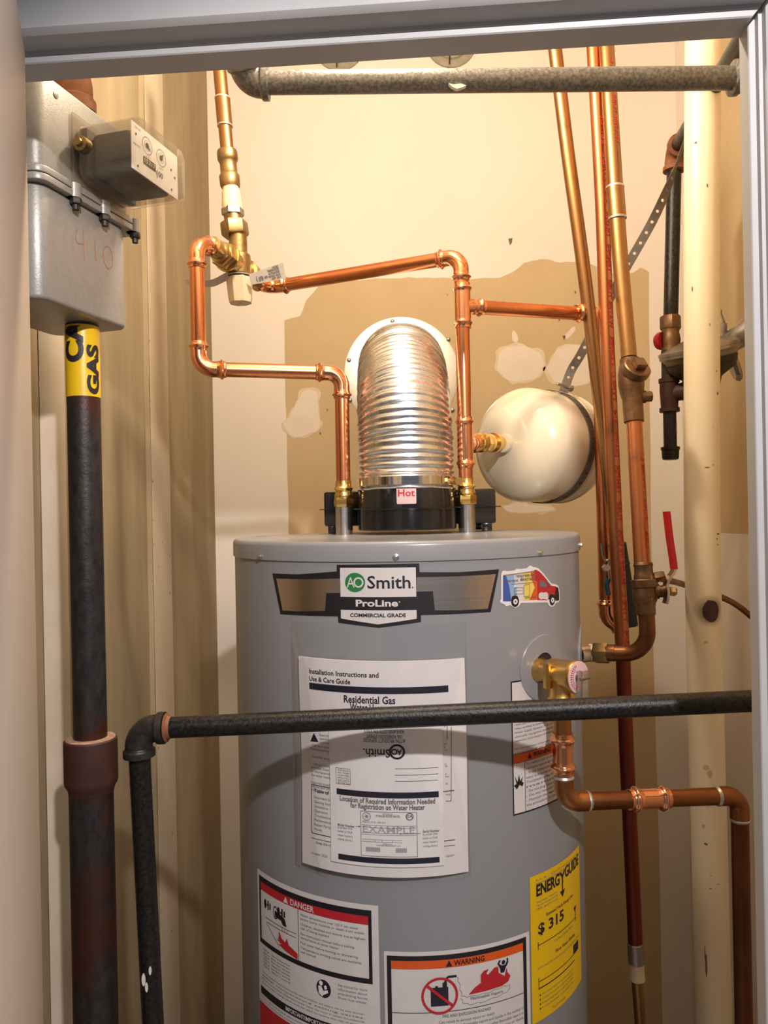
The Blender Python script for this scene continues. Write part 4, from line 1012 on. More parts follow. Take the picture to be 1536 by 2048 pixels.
# ---------------------------------------------------------------- tall copper pipes right of the tank
def pipe_px(parent, pts, r, m, name='pipe', step=.02, seg=24, n=6):
    ps = smooth([P(*q) for q in pts], n)
    return obj(name, sweep(bmesh.new(), ps, r, seg), m, parent)
def collar_px(parent, a, b, prof, m, name='coupling', seg=24, rot=0):
    a = P(*a); b = P(*b); ln = (b-a).length
    return obj(name, L(a, b-a, [(f*ln, r) for f, r in prof], seg, rot), m, parent)
# slanted feed pipe with its valve and the short leg up to the tee
pA = thing('copper_pipe', 'slanted bronze-toned copper pipe, left one of the three tall pipes', 'pipe', P(1258, 1250, 1.27), 'aged copper pipes')
pipe_px(pA, [(1103, 40, 1.255), (1136, 310, 1.26), (1170, 560, 1.265), (1223, 1000, 1.275), (1240, 1120, 1.277)], RC, M['oldcop'])
collar_px(pA, (1234, 1085, 1.277), (1260, 1252, 1.28), [(0, RC*1.02), (.01, .0145), (.24, .0145), (.25, .0155), (.27, .0155), (.28, .0145), (.75, .0145), (1, .0130)], M['blk'], 'rubber_sleeve')
pC = thing('copper_pipe', 'copper leg behind the slanted pipe, ending in an elbow beside a blue valve handle', 'pipe', P(1215, 1230, 1.315), 'new copper pipe runs')
run(pC, [P(1196, 629, 1.315), P(1212, 1236, 1.315), P(1250, 1262, 1.318)], RC, M['copper'], M['copfit'], rho=.024)
bh = thing('valve_handle', 'small steel valve lever with dark blue grip behind the copper pipes', 'valve handle', P(1214, 1160, 1.285))
ps = [P(1203, 1088, 1.283), P(1205, 1108, 1.283), P(1210, 1120, 1.283), P(1218, 1121, 1.283), P(1217, 1135, 1.283), P(1219, 1160, 1.283)]
obj('lever', sweep(bmesh.new(), smooth(ps, 5), .0022, 8), M['steel'], bh)
obj('grip', sweep(bmesh.new(), smooth([P(1217, 1158, 1.283), P(1214, 1170, 1.283), P(1217, 1190, 1.283)], 6), .0042, 10), M['bluep'], bh)
obj('lever_nut', hexn(bmesh.new(), P(1211, 1135, 1.288), (0, -1, 0), -.002, .008, .0065), M['steel'], bh)
pB = thing('copper_pipe', 'long copper pipe with red lettering, middle one of the three tall pipes', 'pipe', P(1272, 2000, 1.18), 'aged copper pipes')
bpts = [(1184, 30, 1.235), (1187, 93, 1.233), (1204, 400, 1.228), (1213, 650, 1.22), (1222, 850, 1.213), (1234, 1110, 1.205), (1243, 1260, 1.20), (1246, 1312, 1.198)]
pipe_px(pB, bpts, RC, M['redcop'])
pipe_px(pB, [(1246, 1312, 1.198), (1253, 1500, 1.192), (1267, 1800, 1.185), (1271, 1900, 1.18)], RC, M['redlow'], label='red stained lower length with painted shade') if 0 else pipe_px(pB, [(1246, 1312, 1.198), (1253, 1500, 1.192), (1267, 1800, 1.185), (1271, 1900, 1.18)], RC, M['redlow'])
collar_px(pB, (1270, 1885, 1.18), (1273, 1925, 1.18), [(0, RC), (.05, .0122), (1, .0122)], M['dull'], 'coupling')
collar_px(pB, (1273, 1925, 1.18), (1275, 1962, 1.18), [(0, .0110), (.6, .0112), (.9, .0118), (1, .009)], M['cpvc'], 'adapter')
pipe_px(pB, [(1274, 1960, 1.18), (1281, 2060, 1.18), (1290, 2300, 1.18)], .0085, M['oldcop'])
pD = thing('copper_pipe', 'copper pipe with check valve, right one of the three tall pipes', 'pipe', P(1297, 1290, 1.09), 'aged copper pipes')
dpts = [(1207, 20, 1.222), (1213, 93, 1.215), (1232, 400, 1.187), (1244, 560, 1.17), (1258, 715, 1.155)]
pipe_px(pD, dpts, RC*1.06, M['oldcop'])
cc = collar_px(pD, (1230, 375, 1.19), (1235, 438, 1.183), [(0, RC*1.05), (.02, .0133), (.98, .0133), (1, RC*1.05)], M['oldcop'])
for q in ((1230, 375, 1.19), (1235, 437, 1.183)):
    p = P(*q); obj('solder_joint', L(p-UZ*.002, UZ, [(0, .0122), (.001, .0139), (.004, .0139), (.005, .0122)], 22), M['solder'], cc)
def pathmap(ctrl, r):                       # x round the pipe (from its viewer side), y along it
    ps = smooth([P(*q) for q in ctrl], 8); ln = [0]
    for a, b in zip(ps, ps[1:]): ln.append(ln[-1]+(b-a).length)
    def f(x, y, o):
        y = max(0, min(ln[-1]-1e-5, y)); j = 0
        while j < len(ps)-2 and ln[j+1] < y: j += 1
        c = ps[j].lerp(ps[j+1], (y-ln[j])/(ln[j+1]-ln[j])); t = x/r
        return c+V((math.sin(t), -math.cos(t), 0))*(r+o)
    return f
def pipe_print(parent, ctrl, r, words, x0, x1, y, step, m):
    a = Art(); vs0 = None
    for w in words:
        vs, fs = text_raw(w, .03); lo = min(v[0] for v in vs); hi = max(v[0] for v in vs); l = step*len(w)
        bv = [a.bm.verts.new((x0+(x1-x0)*v[1]/CAPH, y+l-(v[0]-lo)/(hi-lo)*l, 0)) for v in vs]
        for g in fs:
            try: a.bm.faces.new([bv[i] for i in g])
            except ValueError: pass
        y += l+step*1.5
    return a.done('lettering', m, parent, pathmap(ctrl, r), .0004, .002)
pipe_print(pB, bpts, RC, ['COPPER', 'TYPE L', '3/4', 'DRAWN', 'TEMPER', 'WATER TUBE', 'COPPER', 'TYPE L', '3/4', 'DRAWN', 'TEMPER', 'TUBE', 'MADE IN USA', 'TYPE L', '3/4', 'COPPER'], .0010, .0095, .17, .0078, M['print_red'])
pipe_print(pD, dpts, RC*1.06, ['TYPE L', 'WATER TUBE'], .0015, .0070, .09, .008, M['print_red'])
# swing check valve
kv0, kv1 = P(1259, 718, 1.155), P(1268, 845, 1.142); kd = (kv1-kv0).normalized(); kl = (kv1-kv0).length
bm = lathe(bmesh.new(), kv0, kd, [(0, .0135), (.0005, .0145), (.008, .0145), (.010, .0160), (.022, .0185), (.038, .0190), (.052, .0175), (.062, .0150), (.064, .0150), (.066, .0148), (kl-.001, .0145), (kl, .0125)], 26)
cv = obj('check_valve', bm, M['brown'], pD)
bo = P(1262, 757, 1.152); bd_ = V((.22, -.72, .62)).normalized()
obj('bonnet', L(bo, bd_, [(0, .018), (.012, .019), (.0125, .0208), (.022, .0208), (.0235, .019)], 26), M['brown'], cv)
bo2 = bo+bd_*.0235; _, sx, sy = frame(bd_)
obj('bonnet_plug', box(bmesh.new(), bo2, (sx, sy, bd_), (-.0085, -.0085, 0), (.0085, .0085, .010), .001), M['brown'], cv)
so = P(1266, 795, 1.148); sd_ = V((1, -.1, .03)).normalized()
obj('side_plug', lathe(L(so, sd_, [(0, .010), (.018, .0095), (.018, .0085)], 16), so, sd_, [(.018, .0078), (.027, .0078), (.028, .006)], 8), M['brown'], cv)
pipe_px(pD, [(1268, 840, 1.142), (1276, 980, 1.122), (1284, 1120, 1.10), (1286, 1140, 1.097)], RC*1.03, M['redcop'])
pipe_print(pD, [(1268, 840, 1.142), (1276, 980, 1.122), (1284, 1120, 1.10)], RC*1.03, ['TYPE L', 'TUBE', 'USA'], .0035, .0090, .055, .0085, M['print_red'])
# ball valve body with red lever
vb0, vb1 = P(1286, 1125, 1.099), P(1293, 1236, 1.09); vdv = (vb1-vb0).normalized(); vl = (vb1-vb0).length
bvv = thing('ball_valve', 'tarnished bronze ball valve with long red lever handle', 'valve', vb1)
bm = lathe(bmesh.new(), vb0, vdv, [(0, .0125), (.001, .0130), (.004, .0138), (.006, .0128), (.016, .0130), (.019, .0140), (.024, .0142)], 24)
hexn(bm, vb0, vdv, .024, .037, .0190, 8, .2)
lathe(bm, vb0, vdv, [(.037, .0165), (.045, .0172), (.052, .0168), (.058, .0140), (.062, .0132), (.072, .0130), (.0745, .0125), (.075, .0112), (vl, .0112)], 26)
obj('valve_body', bm, M['brown'], bvv)
obj('bleed_cap', lathe(hexn(bmesh.new(), P(1300, 1157, 1.095), (1, -.1, .2), .006, .020, .0078), P(1300, 1157, 1.095), (1, -.1, .2), [(0, .006), (.006, .006)], 12), M['brown'], bvv)
st = P(1300, 1183, 1.093)
obj('stem', L(st, (1, -.12, 0), [(0, .0105), (.012, .0105), (.013, .0085), (.022, .0085), (.0225, .0060), (.036, .0050)], 18), M['brown'], bvv)
obj('stem_nut', hexn(bmesh.new(), st, (1, -.12, 0), .0275, .0345, .0072), M['brass'], bvv)
hp_ = smooth([P(1330, 1207, 1.078), P(1333, 1196, 1.077), P(1334, 1182, 1.077), P(1332, 1168, 1.077), P(1338, 1155, 1.076), P(1346, 1143, 1.076), P(1347, 1132, 1.076)], 6)
def bar(ps, w, t):
    bm = bmesh.new(); n = len(ps); rr = []
    for i, p in enumerate(ps):
        d = (ps[min(i+1, n-1)]-ps[max(i-1, 0)]).normalized(); y = V((0, 1, 0)); x = d.cross(y).normalized()
        rr.append([bm.verts.new(p+x*a*t/2+y*b*w/2) for a, b in ((-1, -1), (1, -1), (1, 1), (-1, 1))])
    for a, b in zip(rr, rr[1:]):
        for k in range(4): bm.faces.new((a[k], a[(k+1) % 4], b[(k+1) % 4], b[k]))
    bm.faces.new(rr[0][::-1]); bm.faces.new(rr[-1]); return bm
obj('lever', bar(hp_, .014, .0035), M['steel'], bvv)
obj('red_grip', bar(smooth([P(1348, 1138, 1.076), P(1345, 1115, 1.076), P(1339, 1075, 1.077), P(1335, 1040, 1.078), P(1333, 1023, 1.078)], 6), .015, .0056), M['redp'], bvv, label='red vinyl grip')
va = vb0+vdv*.050
Art().text('3/4', -.006, -.003, .0065, .005).done('cast_size_mark', M['bronze'], bvv, lambda x, y, o: va+V((.0172*math.sin(x/.0172), -.0172*math.cos(x/.0172), y)), 0, .003)
# bend from the ball valve to the heater's side port
pE = thing('copper_pipe', 'short bent copper pipe from ball valve to the heater side port', 'pipe', P(1290, 1290, 1.09), 'aged copper pipes')
cE = P(1297, 1308, 1.09); eE = P(1206, 1306, 1.125)
ps = fillet([P(1293, 1232, 1.09), cE, eE], .034, 16)
obj('pipe', sweep(bmesh.new(), ps, RC*1.02, 24), M['brncop'], pE)
edir = (eE-cE).normalized(); eP = P(1232, 1306, 1.115)
obj('pipe_end', L(eP, edir, [(0, RC*1.1), (.016, RC*1.1)], 24), M['brncop'], pE)
hx_ = P(1217, 1306.5, 1.122)
obj('hex_adapter', hexn(bmesh.new(), hx_, edir, 0, .021, .0158, 6, .3), M['bronze'], pE)
obj('thread_sealant', L(hx_+edir*.020, edir, [(0, .0128), (.002, .0135), (.004, .0128), (.006, .0135), (.009, .0128)], 20), M['p_lyel'] if 0 else M['cpvc'], pE)
tgt, _ = onCyl(.345, -.2140)
st2 = hx_+edir*.027
obj('side_nipple', L(tgt-(st2-tgt).normalized()*.004, st2-tgt, [(0, .0128), ((st2-tgt).length+.004, .0128)], 24), M['steel'], wh)
# thin copper tube
ct = thing('copper_tube', 'thin copper tube bending from the ball valve toward the right wall', 'tube', P(1325, 1158, 1.09))
pipe_px(ct, [(1322, 1157, 1.088), (1342, 1162, 1.15), (1358, 1166, 1.21), (1374, 1171, 1.248), (1405, 1178, 1.262), (1440, 1193, 1.272), (1470, 1208, 1.285), (1500, 1231, 1.30), (1530, 1262, 1.31)], .0050, M['brncop'], 'tube', seg=12, n=8)
# ---------------------------------------------------------------- cream drain pipe
pv = thing('drain_pipe', 'tall cream painted plastic pipe with a dark burn spot', 'pipe', P(1428, 2048, 1.2))
burn = P(1421, 1222, 1.2-.0245)
add_burn(M['pvc'], burn, .0125)
F_ = [(1406, -60, 1.2), (1406, 70, 1.2), (1403.5, 400, 1.2), (1403.5, 750, 1.2), (1404.5, 1050, 1.2), (1409, 1320, 1.2), (1417, 1640, 1.2), (1428, 2048, 1.2)]
fe = P(1428, 2048, 1.2)
ps = smooth([P(*q) for q in F_]+[V((fe.x+.004, 1.2, .02))], 8)
obj('pipe', sweep(bmesh.new(), ps, .0265, 40), M['pvc'], pv)
hb_ = burn; ha = V((0, 1.2, 0))
axp = P(1408.5, 1222, 1.2)
def pvmap(x, z, o):
    t = x/.0265; return V((axp.x+(.0265+o)*math.sin(t), 1.2-(.0265+o)*math.cos(t), burn.z+z))
a = Art(); n = 26
sx0 = .0265*math.asin(max(-1, min(1, (burn.x-axp.x)/.0265)))
a.poly([(sx0+.0125*(1+.22*noise.noise(V((k*.9, 1, 0))))*math.cos(2*math.pi*k/n),   .0165*(1+.2*noise.noise(V((k*.7, 4, 0))))*math.sin(2*math.pi*k/n)) for k in range(n)])
a.done('burn_spot', M['rustd'], pv, pvmap, .0005, .003, label='dark brown burn spot')
def pipe_mark(px, py, w, h, m, seed, name='scuff'):   # scuffs and rust runs on the drain pipe
    c = 1404
    for (x0, y0, _), (x1, y1, _) in zip(F_, F_[1:]):
        if y0 <= py <= y1: c = x0+(x1-x0)*(py-y0)/(y1-y0)
    ax0 = P(c, py, 1.2); zc = P(px, py, 1.1745).z; xo = .0265*math.asin(max(-.97, min(.97, (px-c)/34.5)))
    a = Art(); n = 14
    a.poly([(xo+w*(1+.5*noise.noise(V((k*.9, seed, 0))))*math.cos(2*math.pi*k/n), h*(1+.5*noise.noise(V((k*.8, seed+9, 0))))*math.sin(2*math.pi*k/n)) for k in range(n)])
    a.done(name, m, pv, lambda x, z, o: V((ax0.x+(.0265+o)*math.sin(x/.0265), 1.2-(.0265+o)*math.cos(x/.0265), zc+z)), .0004, .003)
for i, (px, py, w, h, k) in enumerate(((1423, 786, .0016, .0028, 'strap'), (1420, 742, .0010, .0016, 'strap'), (1424, 1068, .0030, .0010, 'dark'), (1421, 1078, .0012, .0010, 'dark'), (1423, 1090, .0009, .0012, 'dark'), (1400, 935, .0040, .0007, 'strap'), (1412, 930, .0006, .0016, 'strap'), (1400, 372, .0010, .0030, 'strap'), (1376, 575, .0010, .0040, 'rust'), (1381, 282, .0022, .0018, 'rust'), (1405, 650, .0006, .0026, 'strap'), (1399, 1536, .0045, .0040, 'stain'), (1406, 1548, .0035, .0060, 'stain'), (1396, 1655, .0025, .0030, 'stain'), (1402, 1935, .0014, .0190, 'rust'), (1400, 1910, .0007, .0120, 'rust'), (1408, 1752, .0012, .0005, 'dark'), (1422, 1768, .0012, .0005, 'dark'), (1408, 1778, .0016, .0006, 'dark'), (1400, 1690, .0026, .0014, 'strap'), (1398, 1285, .0030, .0020, 'stain'))):
    pipe_mark(px, py, w, h, M[k], i)
# ---------------------------------------------------------------- relief valve and discharge pipe
tp0, tn = onCyl(.1755, -.2065)
rv = thing('relief_valve', 'brass temperature and pressure relief valve with steel test lever', 'valve', tp0)
obj('valve_body', L(tp0-tn*.004, tn, [(0, .0150), (.006, .0165), (.012, .0150), (.018, .0145), (.024, .0172), (.034, .0182), (.052, .0182), (.058, .0200), (.064, .0205), (.0655, .0200)], 30), M['tpbr'], rv)
to = tp0+tn*.036
obj('outlet', L(to, (0, 0, -1), [(0, .0160), (.018, .0158), (.026, .0160), (.030, .0185), (.034, .0185), (.0355, .0170), (.039, .0170)], 28), M['tpbr'], rv)
obj('yellow_ring', L(to+V((0, 0, -.0355)), (0, 0, -1), [(0, .0178), (.005, .0176), (.0055, .0150)], 28), M['p_tape'], rv)
obj('cast_tab', box(bmesh.new(), tp0+tn*.030, (tn, tn.cross(UZ), UZ), (-.006, .0155, -.017), (.004, .0215, .016), .002), M['tpbr'], rv)
fd = tp0+tn*.0616; fx_ = V((-tn.y, tn.x, 0)); 
if fx_.x < 0: fx_ = -fx_
plate = obj('rating_disc', L(fd, tn, [(0, .0195), (.0010, .0195), (.0012, .019)], 30), M['p_pink'], rv, label='round pinkish rating plate')
a = Art()
for k in range(26):
    an = math.pi*(.62+.03*k*1.9); r_ = .0158
    a.line([(r_*math.cos(an)*.86, r_*math.sin(an)*.86), (r_*math.cos(an)*1.05, r_*math.sin(an)*1.05)], .0011)
for k in range(20):
    an = math.pi*(.7+.03*k*2.2); a.line([(.0105*math.cos(an), .0105*math.sin(an)), (.0125*math.cos(an), .0125*math.sin(an))], .0009)
a.done('lettering', M['p_red'], plate, lambda x, y, o: fd+fx_*x+UZ*y+tn*.0015, 0, 0)
lv = fd+tn*.001
obj('lever_post', L(lv, tn, [(0, .0085), (.002, .0085), (.0022, .005), (.010, .005)], 18), M['steel'], rv)
bm = box(bmesh.new(), lv+tn*.008, (fx_, UZ, tn), (-.0065, -.036, 0), (.0065, .009, .0016), .0005)
box(bm, lv+tn*.008, (fx_, UZ, tn), (-.0065, -.036, -.006), (-.0052, .009, .0016)); box(bm, lv+tn*.008, (fx_, UZ, tn), (.0052, -.036, -.006), (.0065, .006, .0016))
obj('test_lever', bm, M['steel'], rv)
obj('lever_pin', L(lv+tn*.009-fx_*.009, fx_, [(0, .0022), (.018, .0022)], 10), M['dull'], rv)
dpz = to.z-.038
td = thing('discharge_pipe', 'browned copper relief discharge pipe with two bright press couplings', 'pipe', to+V((0, 0, -.04)))
d0 = V((to.x, to.y, dpz)); d1 = V((to.x+.001, to.y, P(1115, 1604, to.y).z)); d2 = P(1479, 1591, 1.0); d3 = P(1481, 2040, 1.0); d3.x = d2.x; d3.y = 1.0; d3.z = .03
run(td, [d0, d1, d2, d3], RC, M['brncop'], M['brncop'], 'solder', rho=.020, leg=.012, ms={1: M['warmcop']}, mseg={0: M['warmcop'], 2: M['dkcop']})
ca_ = P(1108, 1466, to.y); cb_ = P(1111, 1548, to.y); ca_.x = cb_.x = to.x+.0005; ca_.y = cb_.y = to.y
press_coupling(td, ca_, cb_, RC*1.04, M['copfit'])
hd = (d2-d1).normalized()
s1_ = ((P(1254, 1600, .98)-d1).dot(hd)); s2_ = ((P(1331, 1597, .99)-d1).dot(hd))
press_coupling(td, d1+hd*s1_, d1+hd*s2_, RC*1.04, M['copfit'])
# ================================================================== BLACK GAS PIPES
gp = thing('gas_pipe', 'black iron gas pipe running across the front of the heater at mid height', 'pipe', P(308, 2048, .80))
g0 = P(1700, 1393, .84); g1 = P(276, 1458, .870); g2 = P(306, 2048, .870)
gd = (g2-g1).normalized(); g2 = g1+gd*((H-.55+.0)/abs(gd.z)*0+ (g1.z-.02)/abs(gd.z))
run(gp, [g0, g1, g2], .0119, M['iron'], M['ironw'], 'iron', rho=.020, leg=.012)
ed = (g0-g1).normalized(); rm = g1+ed*.0335
obj('thread_ring', L(rm-ed*.0012, ed, [(0, .0160), (.001, .0162), (.0022, .0130), (.006, .0123)], 26), M['dust'] if 0 else M['rust'], gp, label='rust coloured thread ring')
# paint drips on the vertical leg
for x, y, s in ((287, 1960, 9), (293, 1975, 7), (300, 1942, 6)):
    d_ = .870-.0121; c = P(x, y, d_)
    obj('paint_drip', extrude_poly([c+V((.001*s*.45*math.cos(t)*.55, 0, .001*s*.8*math.sin(t))) for t in [k*math.pi/5 for k in range(10)]], (0, .003, 0)), M['white'], gp)
# upper pipe
gu = thing('gas_pipe', 'dusty black iron pipe running across the top under the door head', 'pipe', P(545, 168, .97))
u0 = P(1476, 156, .965); u1 = P(497, 166, .965); u2 = u1+V((-.055, -.17, .20))
run(gu, [u0, u1, u2], .0140, M['irong'], M['irong'], 'iron', rho=.020, leg=.010)
ud_ = (u0-u1).normalized()
u3 = u0+ud_*.022
elbow(gu, u3, u0, u3+V((.10, .25, .45)), .0140, M['irong'], 'iron', rho=.022, leg=.012)
straight(gu, u3+V((.10, .25, .45)).normalized()*.03, u3+V((.10, .25, .45)).normalized()*.16, .0140, M['irong'])
pr_ = P(915, 171, .965-.0143)
obj('paint_chip', extrude_poly([pr_+V((x*.001, 0, z*.001)) for x, z in ((-11, 3), (-4, 1.5), (4, 2.5), (11, 0), (5, -2.5), (-1, -4), (-7, -1))], (0, .006, 0)), M['white'], gu)
# riser on the left
gr = thing('gas_riser', 'thick rusty dark gas riser with reducing coupling below the meter', 'pipe', P(186, 2048, .86))
r0 = P(164, 635, .865); r1 = P(181, 1475, .86); r2 = P(182, 1555, .86); 
r0.z = H+.2155
ax_ = (r1-r0).normalized(); r3 = r2+ax_*((r2.z-.01)/abs(ax_.z))
straight(gr, r0, r1+ax_*.002, .0180, M['riser'], seg=36)
obj('reducing_coupling', L(r1, ax_, [(0, .0180), (.0004, .0268), (.0020, .0284), (.006, .0286), (.046, .0286), (.050, .0280), (.055, .0250), (.060, .0240)], 40), M['rustd'], gr)
bm = bmesh.new()
lathe(bm, r1-ax_*.0006, ax_, [(0, .0195), (.0004, .0262), (.0012, .0268)], 40)
obj('dust_rim', bm, M['dust'], gr)
straight(gr, r2, r3, .0238, M['riser'], 'lower_pipe', 40)
ta, tb2 = P(164.5, 640, .865), P(168.5, 793, .865)
tape = obj('marker_tape', L(r0+ax_*.002, ax_, [(0, .0184), (tb2.z*0+abs(r0.z-tb2.z), .0184)], 40), M['p_tape'], gr, label='yellow tape marked with black gas caution lettering')
def tapemap(x, z, o):
    c = r0+ax_*((r0.z-z)/abs(ax_.z)); t = x/.0184
    return V((c.x+(.0184+o)*math.sin(t), c.y-(.0184+o)*math.cos(t), z))
# facing the lens: direction from axis toward the camera is slightly right
def tpx(px):
    return .0184*math.asin(max(-.99, min(.99, (px-167)/33.)))+.0184*.37
a = Art()
z_c = P(150, 725, .85).z; z_g = P(187, 787, .85).z
def vtext(t, xb, xc, z0, z1):
    vs, fs = text_raw(t, .05); lo = min(v[0] for v in vs); hi = max(v[0] for v in vs)
    bv = [a.bm.verts.new((xb+(xc-xb)*v[1]/CAPH, z0+(v[0]-lo)/(hi-lo)*(z1-z0), 0)) for v in vs]
    for f in fs:
        try: a.bm.faces.new([bv[i] for i in f])
        except ValueError: pass
vtext('CAUTION', tpx(166), tpx(138), z_c, z_c+.150); vtext('GAS', tpx(194.5), tpx(175.5), z_g, z_g+.055)
for v in list(a.bm.verts):
    pass
bmesh.ops.bisect_plane(a.bm, geom=a.bm.verts[:]+a.bm.edges[:]+a.bm.faces[:], plane_co=(0, r0.z-.004, 0), plane_no=(0, 1, 0), clear_outer=True)
a.done('lettering', M['p_black'], tape, tapemap, .0006, .002)
# right-hand gas line with regulator
gl = thing('gas_line', 'black gas line with rusty elbow and drip leg in the right corner', 'pipe', P(1340, 905, 1.45))
s0_, s1p, s2p = P(1496, 60, 1.02), P(1349, 303, 1.45), P(1341, 660, 1.45)
run(gl, [s0_, s1p, s2p], .0134, M['iron'], M['rust'], 'iron', rho=.022, leg=.014)
q = s2p.copy(); q.z = P(1341, 632, 1.45).z
bm = hexn(bmesh.new(), q, (0, 0, -1), 0, .026, .0190, 8, .2)
lathe(bm, q, (0, 0, -1), [(.026, .0165), (.032, .0155), (.036, .0165), (.046, .0180), (.056, .0160), (.062, .0165), (.070, .0165)], 24)
obj('union_valve', bm, M['brown'], gl)
obj('red_handle', L(q+V((-.012, .004, -.045)), (-.5, .8, 0), [(0, .0165), (.006, .0175), (.012, .0150)], 24), M['redp'], gl)
rg = thing('gas_regulator', 'round grey gas regulator partly hidden behind the cream pipe', 'regulator', P(1392, 705, 1.46))
rc_ = P(1400, 702, 1.415); ra = V((-.20, -.14, 1)).normalized()
obj('diaphragm_housing', L(rc_-ra*.020, ra, [(-.012, .046), (.002, .060), (.013, .066), (.016, .0715), (.0210, .0720), (.0212, .0708), (.0220, .0708), (.0222, .0725), (.0275, .0725), (.030, .066), (.037, .045), (.043, .028)], 48), M['dull'], rg)
obj('spring_tower', L(rc_+ra*.018+V((.040, 0, 0)), UZ, [(0, .012), (.030, .012), (.031, .010), (.050, .004), (.056, .004)], 20), M['dull'], rg)
obj('regulator_body', L(rc_-ra*.018, -ra, [(-.002, .062), (.010, .060), (.022, .050), (.034, .030), (.046, .026)], 32), M['dark'], rg)
o1, o2, o3 = P(1425, 705, 1.46), P(1488, 668, 1.38), P(1520, 640, 1.35)
obj('outlet_pipe', sweep(bmesh.new(), fillet([o1, o2, o2+V((.06, .03, .06))], .02, 8), .0205, 24), M['dull'], rg)
obj('outlet_bracket', L(P(1462, 735, 1.43), (1, -.3, .35), [(0, .026), (.006, .030), (.012, .026)], 8), M['dull'], rg)
q2 = P(1338, 760, 1.45); q2.z = P(1339, 712, 1.45).z
straight(gl, q2+V((0, 0, .01)), V((q2.x, q2.y, P(1338, 775, 1.45).z)), .0134, M['ironw'])
tz0 = P(1338, 757, 1.45).z; tz1 = P(1338, 824, 1.45).z
bm = lathe(bmesh.new(), V((q2.x, q2.y, tz0)), (0, 0, -1), [(0, .0145), (.0005, .0188), (.008, .0188), (.009, .0168), (.022, .0172), (.045, .0160), (tz0-tz1-.008, .0155), (tz0-tz1-.0075, .0182), (tz0-tz1, .0182), (tz0-tz1, .0140)], 26)
tcn = V((q2.x, q2.y, (tz0+tz1)/2+.002)); 
lathe(bm, tcn, (.85, -.42, .12), [(0, .0150), (.018, .0160), (.026, .0170), (.0262, .0195), (.034, .0195)], 24)
obj('tee', bm, M['rustd'], gl)
obj('branch_union', lathe(hexn(bmesh.new(), tcn, (.85, -.42, .12), .034, .048, .0205, 8), tcn, (.85, -.42, .12), [(.048, .0134), (.075, .0134)], 24), M['bronze'], gl)
dz0 = tz1; dz1 = P(1338, 897, 1.45).z
straight(gl, V((q2.x, q2.y, dz0+.002)), V((q2.x, q2.y, dz1)), .0120, M['iron'])
obj('pipe_cap', L(V((q2.x, q2.y, dz1+.003)), (0, 0, -1), [(0, .0125), (.0003, .0172), (.0055, .0172), (.0065, .0158), (.020, .0152), (.0235, .0140), (.0245, .011)], 24), M['iron'], gl)
# small black hook on the right wall
hk = P(1503, 1322, 1.60); hk.x = XR-.001
tag(obj('wall_hook', box(sweep(bmesh.new(), smooth([hk+V((-.012, 0, .005)), hk+V((-.014, 0, -.02)), hk+V((-.006, 0, -.045))], 5), .003, 8), hk, XYZ, (-.016, -.010, 0), (.0, .010, .012), .001), M['dark']), 'small black hook fixed to the right wall by the door jamb', 'hook')

# ================================================================== GAS METER
MO = V((-.331, .75, H)); MA = V((.28, .96, 0)).normalized(); MN = V((.96, -.28, 0)).normalized()
MX = (MA, MN, UZ)
gm = thing('gas_meter', 'grey gas meter with clear index cover in the upper left', 'gas meter', MO+MA*.075-MN*.05+UZ*.217)
def rbox(lo, hi, rv_, rh_, taper=0, seg=5):
    bm = bmesh.new(); box(bm, MO, MX, lo, hi)
    ve = [e for e in bm.edges if abs((e.verts[0].co-e.verts[1].co).normalized().z) > .99]
    bmesh.ops.bevel(bm, geom=ve, offset=rv_, segments=seg, affect='EDGES', profile=.5)
    he = [e for e in bm.edges if abs((e.verts[0].co-e.verts[1].co).z) < 1e-6 and len(e.link_faces) == 2 and e.calc_face_angle(0) > 1.2]
    if rh_: bmesh.ops.bevel(bm, geom=he, offset=rh_, segments=3, affect='EDGES', profile=.5)
    return bm
obj('upper_case', rbox((0, -.104, .346), (.155, 0, .442), .016, .004), M['meter'], gm)
obj('lower_case', rbox((.002, -.104, .217), (.151, -.002, .332), .016, .004), M['meter'], gm)
obj('case_flange', rbox((-.003, -.108, .3395), (.166, .0045, .3465), .014, .001), M['meter'], gm)
obj('case_flange', rbox((-.003, -.108, .3315), (.166, .0045, .3385), .014, .001), M['meter'], gm)
obj('gasket', rbox((-.002, -.107, .3385), (.165, .0030, .3395), .014, 0), M['dark'], gm)
for a_ in (.052, .100, .156):
    obj('flange_lug', L(MO+MA*a_+MN*.0005+UZ*.3315, UZ, [(0, .0078), (.0145, .0078)], 18), M['meter'], gm)
    p = MO+MA*a_+MN*.003+UZ*.3315
    obj('bolt', lathe(hexn(bmesh.new(), p, (0, 0, -1), 0, .0065, .0062), p, (0, 0, -1), [(.0065, .0036), (.012, .0034)], 10), M['dark'], gm)
ip = MO+MA*.028+UZ*.427
obj('rivet', L(ip, MN, [(-.001, .0038), (.0006, .0036), (.0010, .0026)], 16), M['meter'], gm)
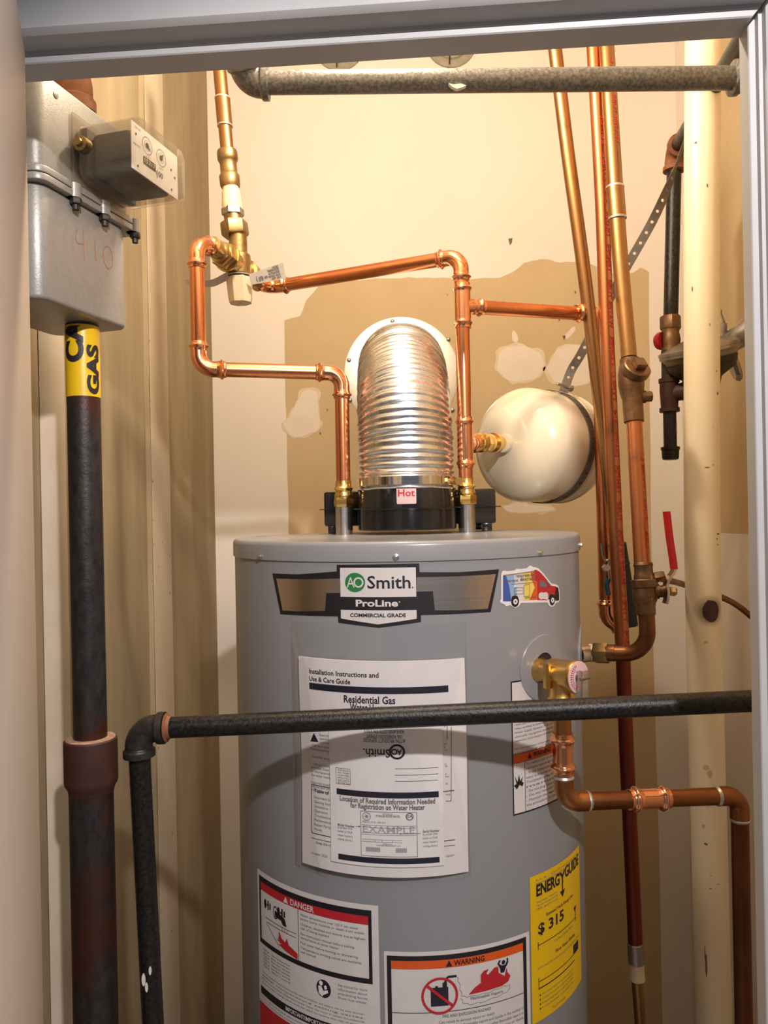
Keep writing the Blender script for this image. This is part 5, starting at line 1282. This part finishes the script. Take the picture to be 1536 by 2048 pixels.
# clear index cover
def shell(lo, hi, bev, m, name):
    bm = box(bmesh.new(), MO, MX, lo, hi)
    ed_ = [e for e in bm.edges if abs((e.verts[0].co-e.verts[1].co).normalized().dot(MN)) > .99]
    bmesh.ops.bevel(bm, geom=ed_, offset=bev, segments=4, affect='EDGES', profile=.5)
    fe_ = [e for e in bm.edges if e.calc_face_angle(0) > 1.2 and all(abs((v.co-MO).dot(MN)-hi[1]) < 1e-5 for v in e.verts)]
    bmesh.ops.bevel(bm, geom=fe_, offset=.0025, segments=2, affect='EDGES', profile=.5)
    return obj(name, bm, m, gm, 30)
cvr = shell((.054, .006, .352), (.150, .0745, .411), .012, M['lens'], 'index_cover'); cvr['label'] = 'cloudy clear plastic index cover'
obj('cover_flange', rbox((.049, .001, .3465), (.156, .0035, .420), 0.0005, 0), M['lens'], gm)
obj('index_base', rbox((.060, .0035, .358), (.146, .012, .407), .0005, 0), M['mech'], gm)
obj('index_frame', rbox((.066, .012, .360), (.141, .061, .402), .008, .002), M['mech'], gm)
dial = obj('dial_plate', rbox((.0585, .0650, .3575), (.1465, .0662, .4065), .0005, 0), M['p_card'], gm, label='white dial plate with two dials and a counter window')
def dm(x, z, o): return MO+MA*x+MN*(.0662+o)+UZ*z
a = Art()
for x, z, an in ((.0865, .392, -.5), (.1130, .3905, .9)):
    a.ring(x, z, .0086, .0091, 28); a.ring(x, z, .0050, .0053, 24); a.disc(x, z, .0030, None, 14)
    a.poly([(x+.0018*math.sin(an), z-.0018*math.cos(an)), (x+.0078*math.cos(an), z+.0078*math.sin(an)), (x-.0018*math.sin(an), z+.0018*math.cos(an))])
    a.text('ONE FOOT', x-.004, z-.0125, .0014, x+.004)
for x, z in ((.0665, .3955), (.0690, .3635), (.1325, .3860), (.1400, .3800), (.1330, .3640)): a.disc(x, z, .0013, None, 12)
a.text('CUBIC FEET', .0640, .4015, .0017, .0750).text('METRIC', .0620, .3835, .0018, .0740)
a.rect(.0790, .1015, .3705, .3785)
a.text('100', .1040, .3680, .0062, .1155).line([(.1015, .3720), (.1050, .3680), (.1040, .3650)], .0006)
a.done('dial_markings', M['p_black'], dial, dm, .0004, 0)
Art().text('15217', .0805, .3725, .0045, .1000).done('counter_digits', M['white'], dial, dm, .0008, 0)
sb = MO+MA*.054+MN*.012+UZ*.386
obj('seal_boss', lathe(L(sb+MA*.004, -MA, [(0, .0080), (.010, .0080), (.0105, .0070)], 18), sb+MN*(-.0), -MA, [(.0065, .0045), (.0105, .0042)], 10), M['bronze'], gm)
# chalked number on the lower case
a = Art()
def fc_(pts): return [(.0+x, z) for x, z in pts]
a.line([(.0600, .3150), (.0560, .3040), (.0600, .3000), (.0690, .3020)], .0007).line([(.0690, .3180), (.0700, .2850)], .0007)
a.line([(.0880, .3120), (.0900, .2900)], .0007)
a.line([(.1110+.0085*math.cos(t), .3010+.0125*math.sin(t)) for t in [k*math.pi/9 for k in range(19)]], .0007)
a.done('chalk_number', M['p_chalk'], gm, lambda x, z, o: MO+MA*x+MN*(-.0016)+UZ*(z-.012), 0, 0, label='faint red handwritten number')
# rusty elbow on top of the meter
rb = MO+MA*.100-MN*.032+UZ*.442
re_ = thing('pipe_elbow', 'rust-coloured pipe elbow on top of the gas meter', 'pipe fitting', rb)
obj('swivel_nut', hexn(bmesh.new(), rb, UZ, -.001, .012, .0215, 8), M['dark'], re_)
pts_, ln_ = resample(fillet([rb+UZ*.008, rb+UZ*.050, rb+UZ*.056+V((-.05, .035, .012))], .022, 10), .003)
obj('elbow', sweep(bmesh.new(), pts_, [.0185 if 4 < i < len(pts_)-5 else .0218 for i in range(len(pts_))], 26), M['rust'], re_)
